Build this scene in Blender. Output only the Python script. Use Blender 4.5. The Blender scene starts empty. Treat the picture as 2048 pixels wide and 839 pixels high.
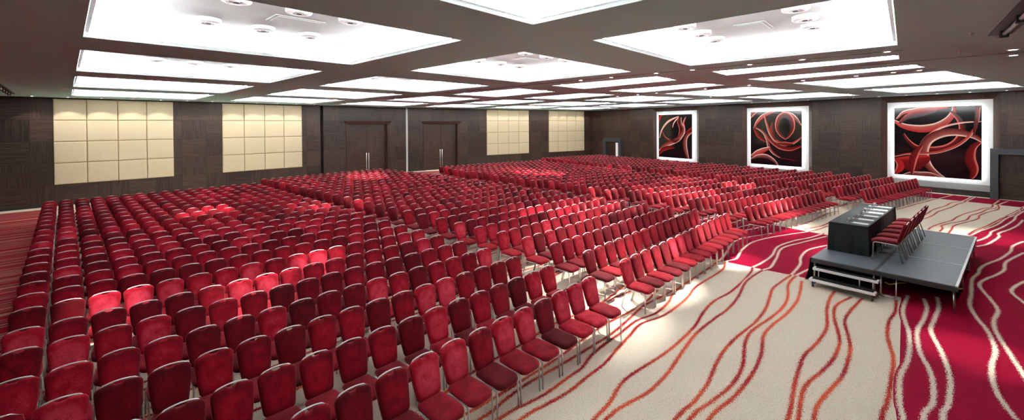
import bpy, math, random
from math import sin, cos, pi, radians as rad
from mathutils import Vector, Matrix
from mathutils.geometry import delaunay_2d_cdt
random.seed(7)
SC = bpy.context.scene
COL = SC.collection
TH = rad(15.19)            # the second hall is turned by this angle about the vertical
CT, ST = cos(TH), sin(TH)
HC = 5.5                   # ceiling height
W1Y, W2Y, WAX = 31.4, 35.5, 32.5
def h2(x, y):              # second-hall coordinates -> world
    return (x*CT + y*ST, -x*ST + y*CT)
def to2(x, y):
    return (x*CT - y*ST, x*ST + y*CT)

# ------------------------------------------------------------------ materials
def new_mat(name):
    m = bpy.data.materials.new(name); m.use_nodes = True
    nt = m.node_tree; b = nt.nodes['Principled BSDF']
    return m, nt, b
def srgb(r, g, b):
    f = lambda c: (c/255/12.92 if c/255 <= .04045 else ((c/255+.055)/1.055)**2.4)
    return (f(r), f(g), f(b), 1)
def plain(name, col, rough=.5, metal=0, spec=.5, noise=0, scale=20):
    m, nt, b = new_mat(name)
    b.inputs['Base Color'].default_value = col
    b.inputs['Roughness'].default_value = rough
    b.inputs['Metallic'].default_value = metal
    b.inputs['Specular IOR Level'].default_value = spec
    if noise:
        tc = nt.nodes.new('ShaderNodeTexCoord'); n = nt.nodes.new('ShaderNodeTexNoise')
        n.inputs['Scale'].default_value = scale; n.inputs['Detail'].default_value = 4
        nt.links.new(tc.outputs['Object'], n.inputs['Vector'])
        mx = nt.nodes.new('ShaderNodeMix'); mx.data_type = 'RGBA'
        mx.inputs[6].default_value = tuple(c*(1-noise) for c in col[:3])+(1,)
        mx.inputs[7].default_value = tuple(min(1, c*(1+noise)) for c in col[:3])+(1,)
        nt.links.new(n.outputs['Fac'], mx.inputs[0]); nt.links.new(mx.outputs[2], b.inputs['Base Color'])
    return m
def emit(name, col, s):
    m, nt, b = new_mat(name)
    b.inputs['Base Color'].default_value = (0, 0, 0, 1)
    b.inputs['Emission Color'].default_value = col
    b.inputs['Emission Strength'].default_value = s
    return m
def ramp(nt, stops, interp='LINEAR'):
    r = nt.nodes.new('ShaderNodeValToRGB'); r.color_ramp.interpolation = interp
    el = r.color_ramp.elements
    while len(el) < len(stops): el.new(.5)
    for e, (p, c) in zip(el, stops): e.position = p; e.color = c
    return r
def math_n(nt, op, a=None, b=None, c=None):
    n = nt.nodes.new('ShaderNodeMath'); n.operation = op
    for i, v in enumerate((a, b, c)):
        if v is None: continue
        if isinstance(v, (int, float)): n.inputs[i].default_value = v
        else: nt.links.new(v, n.inputs[i])
    return n.outputs[0]
def mixc(nt, fac, a, b):
    mx = nt.nodes.new('ShaderNodeMix'); mx.data_type = 'RGBA'
    for sock, v in ((mx.inputs[0], fac), (mx.inputs[6], a), (mx.inputs[7], b)):
        if isinstance(v, (int, float, tuple)): sock.default_value = v
        else: nt.links.new(v, sock)
    return mx.outputs[2]

def velvet():
    m, nt, b = new_mat('red_velvet')
    N = nt.nodes
    tc = N.new('ShaderNodeTexCoord')
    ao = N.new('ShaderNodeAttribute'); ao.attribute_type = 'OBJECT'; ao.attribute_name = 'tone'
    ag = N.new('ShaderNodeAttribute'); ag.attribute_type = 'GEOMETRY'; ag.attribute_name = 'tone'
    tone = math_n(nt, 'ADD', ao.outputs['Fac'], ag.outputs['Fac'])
    geo = N.new('ShaderNodeNewGeometry')
    n1 = N.new('ShaderNodeTexNoise'); n1.inputs['Scale'].default_value = 7; n1.inputs['Detail'].default_value = 5
    n1.inputs['Roughness'].default_value = .62; n1.inputs['Distortion'].default_value = .4
    nt.links.new(geo.outputs['Position'], n1.inputs['Vector'])
    n2 = N.new('ShaderNodeTexNoise'); n2.inputs['Scale'].default_value = 90; n2.inputs['Detail'].default_value = 3
    nt.links.new(geo.outputs['Position'], n2.inputs['Vector'])
    a = math_n(nt, 'MULTIPLY_ADD', n1.outputs['Fac'], .7, -.35)
    c = math_n(nt, 'MULTIPLY_ADD', n2.outputs['Fac'], .5, -.25)
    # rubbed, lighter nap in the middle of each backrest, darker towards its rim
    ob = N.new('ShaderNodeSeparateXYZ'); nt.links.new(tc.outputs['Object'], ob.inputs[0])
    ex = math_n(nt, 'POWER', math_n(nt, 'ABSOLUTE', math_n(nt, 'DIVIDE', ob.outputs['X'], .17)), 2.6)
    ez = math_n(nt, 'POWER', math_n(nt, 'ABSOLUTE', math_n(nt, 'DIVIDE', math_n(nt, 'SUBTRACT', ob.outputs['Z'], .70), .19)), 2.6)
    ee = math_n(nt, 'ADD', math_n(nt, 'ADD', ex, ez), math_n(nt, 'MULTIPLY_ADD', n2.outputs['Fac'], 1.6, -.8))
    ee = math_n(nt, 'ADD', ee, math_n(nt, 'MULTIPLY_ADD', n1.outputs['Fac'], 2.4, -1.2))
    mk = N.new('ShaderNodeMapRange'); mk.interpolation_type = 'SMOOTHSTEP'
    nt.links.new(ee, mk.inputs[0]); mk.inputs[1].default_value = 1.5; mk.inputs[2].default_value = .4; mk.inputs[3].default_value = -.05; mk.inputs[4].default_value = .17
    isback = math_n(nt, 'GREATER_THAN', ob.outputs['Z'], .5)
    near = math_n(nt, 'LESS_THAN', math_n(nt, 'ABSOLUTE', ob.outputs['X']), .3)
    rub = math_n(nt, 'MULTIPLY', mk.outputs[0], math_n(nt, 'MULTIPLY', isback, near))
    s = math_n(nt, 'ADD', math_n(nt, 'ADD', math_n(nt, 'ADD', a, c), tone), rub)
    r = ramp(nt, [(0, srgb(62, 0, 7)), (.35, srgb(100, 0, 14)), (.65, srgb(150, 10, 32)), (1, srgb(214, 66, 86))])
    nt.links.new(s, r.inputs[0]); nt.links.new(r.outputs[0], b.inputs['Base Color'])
    b.inputs['Roughness'].default_value = .85
    b.inputs['Specular IOR Level'].default_value = .15
    b.inputs['Sheen Weight'].default_value = .5
    b.inputs['Sheen Roughness'].default_value = .45
    b.inputs['Sheen Tint'].default_value = srgb(255, 120, 128)
    return m
M = {}
M['velvet'] = velvet()
M['chrome'] = plain('satin_aluminium', (.62, .61, .59, 1), .32, 1)
M['rail'] = plain('pale_aluminium', (.95, .92, .89, 1), .35, .1)
M['ceiling'] = plain('grey_ceiling_paint', srgb(182, 224, 222), .9, 0, .2, .04, 1.5)
M['white'] = plain('white_paint', (.86, .86, .86, 1), .7, 0, .3)
M['recess'] = plain('recess_paint', (.66, .70, .70, 1), .8, 0, .2, .04, 3)
M['white_disc'] = plain('white_enamel', (.8, .8, .8, 1), .4)
M['groove'] = plain('dark_groove', (.02, .02, .02, 1), .8)
M['portal'] = plain('charcoal_portal_paint', srgb(58, 60, 66), .5, 0, .4, .1, 30)
M['black'] = plain('black_paint', (.012, .012, .013, 1), .5)
M['cloth'] = plain('black_cloth', (.0045, .0075, .0095, 1), .6, 0, .25, .2, 60)
M['skirt'] = plain('black_skirt_cloth', (.006, .006, .007, 1), .9)
M['beige_tile'] = plain('beige_padded_fabric', srgb(210, 194, 163), .9, 0, .1, .05, 60)
M['beige_gap'] = plain('tan_backing', srgb(150, 125, 85), .9)
M['steel'] = plain('brushed_steel', (.7, .7, .7, 1), .3, 1)
M['paper'] = plain('white_paper', (.85, .85, .85, 1), .7)
M['deck'] = plain('grey_deck_board', srgb(78, 84, 92), .45, 0, .5, .25, 9)
M['deck_edge'] = plain('aluminium_edge', (.62, .64, .66, 1), .4, .7)
M['nosing'] = plain('white_step_edge', (.85, .85, .84, 1), .5)
M['rubber'] = plain('black_rubber', (.008, .008, .008, 1), .8, 0, .2)
M['cable'] = plain('yellow_cable', srgb(190, 170, 60), .5)
M['strip'] = emit('led_strip', (.97, .99, 1, 1), 48)
def one_sided(m):      # light-emitting diodes shine from the front of their strip only
    nt = m.node_tree; b = nt.nodes['Principled BSDF']; g = nt.nodes.new('ShaderNodeNewGeometry')
    st = b.inputs['Emission Strength'].default_value
    nt.links.new(math_n(nt, 'MULTIPLY_ADD', g.outputs['Backfacing'], -st, st), b.inputs['Emission Strength']); b.inputs['Base Color'].default_value = (.85, .85, .85, 1)
one_sided(M['strip'])
M['lamp'] = emit('downlight_lens', (1, .96, .9, 1), 14)
M['artglow'] = emit('backlight_strip', (.90, 1, .98, 1), 9)
M['doorglow'] = emit('bright_room_beyond', (1, .93, .9, 1), .3)
M['plinth'] = plain('pale_grey_sill', srgb(120, 116, 114), .4)
g, nt_, b_ = new_mat('clear_glass'); b_.inputs['Transmission Weight'].default_value = .6; b_.inputs['Roughness'].default_value = .12; b_.inputs['Base Color'].default_value = (1, 1, 1, 1)
M['glass'] = g

def wood(name, dark=srgb(33, 25, 24), light=srgb(80, 61, 51), tile=(1.19, 1.092), off=(0, 1.09), seam=True, rough=.36):
    m, nt, b = new_mat(name)
    N = nt.nodes
    tc = N.new('ShaderNodeTexCoord'); sp = N.new('ShaderNodeSeparateXYZ'); nt.links.new(tc.outputs['Object'], sp.inputs[0])
    u = math_n(nt, 'DIVIDE', math_n(nt, 'SUBTRACT', sp.outputs['X'], off[0]), tile[0])
    v = math_n(nt, 'DIVIDE', math_n(nt, 'SUBTRACT', sp.outputs['Z'], off[1]), tile[1])
    fu, fv = math_n(nt, 'FLOOR', u), math_n(nt, 'FLOOR', v)
    chk = math_n(nt, 'MODULO', math_n(nt, 'ABSOLUTE', math_n(nt, 'ADD', fu, fv)), 2)
    def grain(sx, sz):
        mp = N.new('ShaderNodeMapping'); mp.inputs['Scale'].default_value = (sx, 1, sz)
        nt.links.new(tc.outputs['Object'], mp.inputs['Vector'])
        # every tile gets its own piece of veneer
        cb = N.new('ShaderNodeCombineXYZ'); nt.links.new(math_n(nt, 'MULTIPLY', fu, 3.7), cb.inputs[0]); nt.links.new(math_n(nt, 'MULTIPLY', fv, 5.3), cb.inputs[1])
        va = N.new('ShaderNodeVectorMath'); va.operation = 'ADD'; nt.links.new(mp.outputs[0], va.inputs[0]); nt.links.new(cb.outputs[0], va.inputs[1])
        n = N.new('ShaderNodeTexNoise'); n.inputs['Scale'].default_value = 1; n.inputs['Detail'].default_value = 4; n.inputs['Roughness'].default_value = .6
        nt.links.new(va.outputs[0], n.inputs['Vector']); return n.outputs['Fac']
    gv, gh = grain(45, 1.2), grain(1.2, 45)
    gm = math_n(nt, 'ADD', math_n(nt, 'MULTIPLY', gv, math_n(nt, 'SUBTRACT', 1, chk)), math_n(nt, 'MULTIPLY', gh, chk))
    wn = N.new('ShaderNodeTexWhiteNoise'); wn.noise_dimensions = '2D'
    cb = N.new('ShaderNodeCombineXYZ'); nt.links.new(fu, cb.inputs[0]); nt.links.new(fv, cb.inputs[1]); nt.links.new(cb.outputs[0], wn.inputs['Vector'])
    gg = math_n(nt, 'ADD', gm, math_n(nt, 'MULTIPLY_ADD', wn.outputs['Value'], .16, -.08))
    r = ramp(nt, [(.33, dark), (.68, light)]); nt.links.new(gg, r.inputs[0])
    out = r.outputs[0]
    if seam:
        def edge(f, t):
            fr = math_n(nt, 'FRACT', f)
            d = math_n(nt, 'MINIMUM', fr, math_n(nt, 'SUBTRACT', 1, fr))
            return math_n(nt, 'LESS_THAN', d, .007/t)
        e = math_n(nt, 'MAXIMUM', edge(u, tile[0]), edge(v, tile[1]))
        out = mixc(nt, math_n(nt, 'MULTIPLY', e, .75), out, (.006, .004, .004, 1))
    nt.links.new(out, b.inputs['Base Color'])
    b.inputs['Roughness'].default_value = rough
    b.inputs['Specular IOR Level'].default_value = .25
    return m
M['wood'] = wood('dark_wenge_veneer')
M['wood_door'] = wood('dark_wenge_door', tile=(1.5, 1.25), off=(.75, 2.7), dark=srgb(36, 25, 23), light=srgb(80, 58, 47))
M['wood_frame'] = wood('dark_wenge_frame', seam=False, tile=(50, 50), off=(-20, -20), dark=srgb(44, 27, 24), light=srgb(74, 50, 43))

# carpets
def speck(nt, scale, thr):
    geo = nt.nodes.new('ShaderNodeNewGeometry'); n = nt.nodes.new('ShaderNodeTexNoise')
    n.inputs['Scale'].default_value = scale; n.inputs['Detail'].default_value = 2
    nt.links.new(geo.outputs['Position'], n.inputs['Vector'])
    return math_n(nt, 'GREATER_THAN', n.outputs['Fac'], thr), n, geo
CREAM, CREAM2 = srgb(238, 226, 208), srgb(226, 212, 192)
CRIM, CRIM2 = srgb(150, 2, 46), srgb(126, 0, 34)
def beige_color(nt):
    s, n, geo = speck(nt, 70, .635)
    n2 = nt.nodes.new('ShaderNodeTexNoise'); n2.inputs['Scale'].default_value = 1.3; n2.inputs['Detail'].default_value = 3
    nt.links.new(geo.outputs['Position'], n2.inputs['Vector'])
    base = mixc(nt, n2.outputs['Fac'], CREAM2, CREAM)
    return mixc(nt, math_n(nt, 'MULTIPLY', s, .75), base, srgb(120, 78, 60))
def red_color(nt):
    s, n, geo = speck(nt, 60, .62)
    n2 = nt.nodes.new('ShaderNodeTexNoise'); n2.inputs['Scale'].default_value = 2; n2.inputs['Detail'].default_value = 3
    nt.links.new(geo.outputs['Position'], n2.inputs['Vector'])
    base = mixc(nt, n2.outputs['Fac'], CRIM2, CRIM)
    return mixc(nt, math_n(nt, 'MULTIPLY', s, .4), base, srgb(110, 2, 24))
def carpet(name, fn, sheen):
    m, nt, b = new_mat(name)
    nt.links.new(fn(nt), b.inputs['Base Color'])
    b.inputs['Roughness'].default_value = .95; b.inputs['Specular IOR Level'].default_value = .1
    b.inputs['Sheen Weight'].default_value = sheen
    return m
M['beige'] = carpet('beige_carpet', beige_color, 0)
M['red'] = carpet('crimson_carpet', red_color, 0)
def line_mat(name, ground, on_red):
    # u of the ribbon runs 0..1 across its width: the line is woven into its ground with a ragged, speckled edge
    m, nt, b = new_mat(name)
    uv = nt.nodes.new('ShaderNodeUVMap'); sp = nt.nodes.new('ShaderNodeSeparateXYZ'); nt.links.new(uv.outputs[0], sp.inputs[0])
    d = math_n(nt, 'ABSOLUTE', math_n(nt, 'SUBTRACT', sp.outputs['X'], .5))
    geo = nt.nodes.new('ShaderNodeNewGeometry')
    n = nt.nodes.new('ShaderNodeTexNoise'); n.inputs['Scale'].default_value = 85; n.inputs['Detail'].default_value = 1
    nt.links.new(geo.outputs['Position'], n.inputs['Vector'])
    f = math_n(nt, 'GREATER_THAN', math_n(nt, 'ADD', d, math_n(nt, 'MULTIPLY_ADD', n.outputs['Fac'], .9, -.45)), .23)
    if on_red: line = mixc(nt, .5, CREAM, CREAM2)
    else:
        n2 = nt.nodes.new('ShaderNodeTexNoise'); n2.inputs['Scale'].default_value = .9; n2.inputs['Detail'].default_value = 2
        nt.links.new(geo.outputs['Position'], n2.inputs['Vector'])
        r = ramp(nt, [(.4, srgb(138, 8, 18)), (.6, srgb(190, 70, 40))]); nt.links.new(n2.outputs['Fac'], r.inputs[0]); line = r.outputs[0]
    nt.links.new(mixc(nt, f, line, ground(nt)), b.inputs['Base Color'])
    b.inputs['Roughness'].default_value = .95; b.inputs['Specular IOR Level'].default_value = .1
    return m
M['line_b'] = line_mat('red_line_on_beige', beige_color, False)
M['line_r'] = line_mat('cream_line_on_red', red_color, True)
def striped():
    m, nt, b = new_mat('striped_red_carpet')
    geo = nt.nodes.new('ShaderNodeNewGeometry'); sp = nt.nodes.new('ShaderNodeSeparateXYZ'); nt.links.new(geo.outputs['Position'], sp.inputs[0])
    w = nt.nodes.new('ShaderNodeTexNoise'); w.noise_dimensions = '1D'; w.inputs['Scale'].default_value = 2.6; w.inputs['Detail'].default_value = 4; w.inputs['Roughness'].default_value = .75
    nt.links.new(sp.outputs['Y'], w.inputs['W'])
    r = ramp(nt, [(0, srgb(150, 6, 34)), (.44, srgb(128, 4, 40)), (.47, srgb(180, 120, 110)), (.50, srgb(150, 8, 36)), (.555, srgb(214, 180, 150)), (.575, srgb(120, 2, 30)), (.64, srgb(226, 190, 160)), (.67, srgb(165, 12, 45))], 'CONSTANT')
    nt.links.new(w.outputs['Fac'], r.inputs[0]); nt.links.new(r.outputs[0], b.inputs['Base Color'])
    b.inputs['Roughness'].default_value = .95; b.inputs['Specular IOR Level'].default_value = .1
    return m
M['striped'] = striped()

# ------------------------------------------------------------------ mesh helpers
class MB:
    def __init__(s): s.v = []; s.f = []; s.mi = []; s.cm = 0
    def add(s, vs, fs, mi=None):
        o = len(s.v); s.v += [tuple(v) for v in vs]; s.f += [tuple(i+o for i in f) for f in fs]
        s.mi += [s.cm if mi is None else mi]*len(fs); return s
    def box(s, a, b, mi=None):
        (x0, y0, z0), (x1, y1, z1) = a, b
        v = [(x0,y0,z0),(x1,y0,z0),(x1,y1,z0),(x0,y1,z0),(x0,y0,z1),(x1,y0,z1),(x1,y1,z1),(x0,y1,z1)]
        return s.add(v, [(0,3,2,1),(4,5,6,7),(0,1,5,4),(1,2,6,5),(2,3,7,6),(3,0,4,7)], mi)
    def quad(s, a, b, c, d, mi=None): return s.add([a,b,c,d], [(0,1,2,3)], mi)
    def tube(s, pts, r, n=8, cap=True, mi=None, flat=1.0):
        P = [Vector(p) for p in pts]; vs = []; fs = []
        t0 = (P[1]-P[0]).normalized(); up = Vector((0,0,1)) if abs(t0.z) < .9 else Vector((1,0,0))
        a = t0.cross(up).normalized()
        for i, p in enumerate(P):
            t = ((P[min(i+1,len(P)-1)]-P[max(i-1,0)])).normalized()
            a = (a - t*a.dot(t)).normalized(); b = t.cross(a)
            for k in range(n):
                an = 2*pi*k/n; vs.append(p + a*(r*cos(an)) + b*(r*flat*sin(an)))
        for i in range(len(P)-1):
            for k in range(n):
                k2 = (k+1) % n; fs.append((i*n+k, i*n+k2, (i+1)*n+k2, (i+1)*n+k))
        if cap: fs += [tuple(range(n-1,-1,-1)), tuple((len(P)-1)*n+k for k in range(n))]
        return s.add(vs, fs, mi)
    def cyl(s, c, r, z0, z1, n=20, r2=None, mi=None):
        r2 = r if r2 is None else r2
        v = [(c[0]+r*cos(2*pi*k/n), c[1]+r*sin(2*pi*k/n), z0) for k in range(n)] + [(c[0]+r2*cos(2*pi*k/n), c[1]+r2*sin(2*pi*k/n), z1) for k in range(n)]
        f = [(k, (k+1)%n, n+(k+1)%n, n+k) for k in range(n)] + [tuple(range(n-1,-1,-1)), tuple(range(n, 2*n))]
        return s.add(v, f, mi)
    def lathe(s, prof, n=20, mi=None):
        v = []; f = []
        for (r, z) in prof: v += [(r*cos(2*pi*k/n), r*sin(2*pi*k/n), z) for k in range(n)]
        for i in range(len(prof)-1):
            f += [(i*n+k, i*n+(k+1)%n, (i+1)*n+(k+1)%n, (i+1)*n+k) for k in range(n)]
        return s.add(v, f, mi)
    def build(s, name, mats, parent=None, smooth=False, loc=None, rz=None, uv=None):
        me = bpy.data.meshes.new(name); me.from_pydata(s.v, [], s.f)
        for m in (mats if isinstance(mats, (list, tuple)) else [mats]): me.materials.append(m)
        if any(s.mi): me.polygons.foreach_set('material_index', s.mi)
        if smooth: me.polygons.foreach_set('use_smooth', [True]*len(s.f))
        me.update()
        o = bpy.data.objects.new(name, me); COL.objects.link(o)
        if parent: o.parent = parent
        if loc: o.location = loc
        if rz is not None: o.rotation_euler = (0, 0, rz)
        return o
def tag(o, label=None, cat=None, group=None, kind=None):
    if label: o['label'] = label
    if cat: o['category'] = cat
    if group: o['group'] = group
    if kind: o['kind'] = kind
    return o
def empty(name, loc, rz=0):
    o = bpy.data.objects.new(name, None); COL.objects.link(o); o.location = loc; o.rotation_euler = (0,0,rz); o.empty_display_size = .1
    return o
def struct(o): o['kind'] = 'structure'; return o
ORD = ['zeroth','first','second','third','fourth','fifth','sixth','seventh','eighth','ninth','tenth','eleventh','twelfth','thirteenth','fourteenth','fifteenth','sixteenth','seventeenth','eighteenth','nineteenth','twentieth','twenty-first','twenty-second','twenty-third','twenty-fourth','twenty-fifth','twenty-sixth']
TRACED=[
[(3.96,3.98),(4.37,3.92),(4.78,3.85),(5.31,3.84),(5.7,3.83),(6.14,3.92),(6.62,3.94),(7.11,3.93),(7.11,3.99),(7.8,3.94),(8.41,3.8),(9.1,3.83),(10.06,3.97),(12.94,3.92),(15.18,4.18),(16.05,4.04),(17.33,3.5)],
[(4.14,3.76),(4.52,3.71),(5.02,3.63),(5.55,3.63),(6.04,3.62),(6.42,3.67),(7.2,3.76),(7.76,3.81),(8.45,3.63),(9.55,3.61),(10.46,3.7),(12.06,3.61),(12.91,3.75),(13.39,3.61),(14.46,3.73),(15.6,3.71),(16.58,3.44),(17.66,2.97),(18.84,2.43),(19.99,2.16)],
[(3.73,4.38),(4.21,4.34),(4.73,4.32),(5.27,4.3),(5.75,4.29),(6.3,4.32),(6.67,4.33),(7.31,4.32),(8.11,4.23),(8.64,4.19),(9.62,4.3)],
[(3.79,4.16),(4.23,4.19),(4.7,4.21),(5.14,4.17),(5.64,4.12),(6.04,4.09),(6.54,4.06),(7.07,4.04),(7.83,4.09),(8.55,4.15),(9.27,4.07),(9.87,4.02)],
[(4.79,3.04),(5.25,3.06),(5.84,3.16),(6.49,3.09),(6.91,3.03),(7.58,2.99),(8.4,3.0),(9.16,3.09),(9.88,3.1),(10.65,2.99),(11.76,2.97),(12.6,3.01),(11.68,2.94),(12.86,3.06),(13.43,2.97),(14.4,2.91),(15.57,2.98),(16.71,2.73),(17.48,2.42),(18.54,2.13)],
[(4.9,2.92),(5.35,2.87),(5.85,2.76),(6.53,2.75),(7.4,2.83),(8.13,2.87),(8.97,2.82),(9.58,2.76),(10.44,2.78),(11.65,2.9),(12.79,2.8),(12.33,2.79),(13.18,2.7),(14.16,2.75),(15.47,2.84),(16.7,2.48),(18.12,2.0)],
[(5.53,2.24),(6.05,2.19),(6.62,2.19),(7.31,2.27),(7.88,2.3),(8.5,2.27),(9.25,2.18),(10.12,2.17),(10.92,2.25),(11.57,2.31),(12.62,2.2),(12.89,2.17),(14.0,2.15),(14.8,2.25),(15.83,2.2),(16.79,1.85)],
[(5.66,2.1),(6.22,2.01),(6.87,1.91),(7.55,1.94),(8.31,2.1),(8.9,2.13),(9.72,2.0),(10.46,1.92),(11.19,1.95),(12.07,2.09),(12.92,2.06),(12.81,2.09),(13.73,1.9)],
[(5.83,1.91),(6.51,1.81),(7.25,1.76),(8.04,1.79),(8.82,1.92),(9.4,1.9),(10.24,1.79),(11.23,1.76),(12.57,1.89)],
[(6.54,1.14),(7.5,1.22),(8.1,1.25),(8.57,1.25),(9.25,1.15),(10.04,1.11),(10.94,1.21),(11.72,1.24),(12.32,1.21)],
[(6.63,1.04),(7.04,1.08),(7.6,1.09),(8.17,0.97),(8.76,0.88),(9.44,0.86),(9.95,0.93),(10.66,1.06),(11.38,1.09),(12.15,0.89)],
[(6.76,0.89),(7.21,0.89),(7.75,0.8),(8.34,0.71),(9.28,0.7),(9.92,0.78),(10.54,0.88),(11.17,0.85),(12.2,0.71)],
[(7.37,0.23),(7.85,0.19),(8.62,0.16),(9.43,0.15),(10.32,0.24),(11.12,0.24),(11.79,0.16),(12.59,0.15)],
[(7.56,0.02),(7.98,0.06),(8.82,0.06),(9.6,-0.03),(10.67,-0.05),(11.9,0.04),(13.13,-0.04)],
[(7.74,-0.17),(8.29,-0.28),(8.93,-0.3),(9.37,-0.28),(10.01,-0.18),(10.94,-0.16),(11.77,-0.27),(12.45,-0.33),(13.11,-0.3)],
[(7.92,-0.36),(8.44,-0.44),(9.27,-0.5),(10.13,-0.46),(11.12,-0.35),(11.7,-0.4),(12.62,-0.51),(13.43,-0.52)],
[(8.57,-1.07),(9.13,-0.98),(9.66,-0.97),(10.24,-1.02),(10.96,-1.13),(11.82,-1.13),(12.58,-1.04),(13.28,-1.01),(14.21,-1.1),(15.53,-1.22),(16.23,-1.38),(16.75,-1.45),(17.39,-1.62),(18.3,-1.96),(19.05,-2.18),(19.69,-2.34),(20.57,-2.49),(21.57,-2.84)],
[(9.75,-1.37),(10.17,-1.34),(11.16,-1.28),(11.92,-1.24),(12.59,-1.28),(13.32,-1.41),(14.08,-1.37),(15.07,-1.3),(15.75,-1.46),(16.28,-1.67),(17.0,-1.9),(17.73,-2.0),(18.27,-2.12),(19.72,-2.6)],
[(16.59,-2.33),(16.11,-2.12),(15.38,-1.87),(14.9,-1.79),(14.25,-1.88),(13.8,-1.94)],
[(21.67,-0.6),(22.4,-0.74),(23.49,-1.06),(24.25,-1.34),(25.37,-1.57),(26.65,-1.92),(27.56,-2.25),(28.49,-2.55),(29.25,-2.9),(30.07,-3.02),(31.96,-3.41)],
[(21.51,-0.89),(22.34,-1.01),(22.77,-0.99),(23.47,-1.22),(24.05,-1.49),(24.82,-1.79),(25.68,-1.93),(26.12,-2.01),(27.28,-2.4),(28.37,-2.68),(29.12,-3.02),(30.54,-3.28),(31.93,-3.7)],
[(21.42,-1.11),(22.23,-1.23),(23.08,-1.34),(24.01,-1.65),(24.78,-1.95),(25.51,-2.17),(26.36,-2.28),(27.44,-2.59),(28.66,-3.02),(29.71,-3.17)],
[(21.57,-1.59),(22.64,-1.85),(23.7,-2.2),(24.98,-2.55),(26.13,-2.87),(27.42,-3.26),(28.76,-3.63),(30.44,-4.01)],
[(21.5,-1.65),(22.58,-1.95),(23.24,-2.19),(24.5,-2.58),(26.25,-3.0),(27.54,-3.4),(28.85,-3.72)],
[(25.77,0.3),(26.72,0.0),(28.0,-0.36),(29.05,-0.69),(30.14,-0.99),(30.97,-1.29),(33.07,-1.94)],
[(23.8,-0.22),(24.84,-0.55),(25.58,-0.7),(26.84,-0.93),(28.38,-1.38),(29.63,-1.64),(30.83,-2.12),(32.61,-2.51)],
[(23.59,-0.39),(24.38,-0.67),(25.32,-0.88),(26.29,-1.05),(28.07,-1.55),(29.27,-1.82),(30.3,-2.13),(32.75,-2.68)],
[(20.53,-1.68),(21.24,-1.94),(22.08,-2.15),(22.71,-2.25),(23.92,-2.63),(25.39,-3.02),(26.26,-3.22),(27.12,-3.36),(28.92,-3.81)],
[(19.7,-1.64),(20.27,-1.91),(21.37,-2.22),(21.99,-2.35),(22.58,-2.41),(23.6,-2.77),(24.62,-3.07),(25.65,-3.31),(26.27,-3.43)],
[(19.01,3.1),(20.25,2.81),(22.57,2.49),(23.67,2.18)],
[(18.69,2.77),(19.38,2.5),(20.02,2.3),(21.79,2.06)]]
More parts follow.
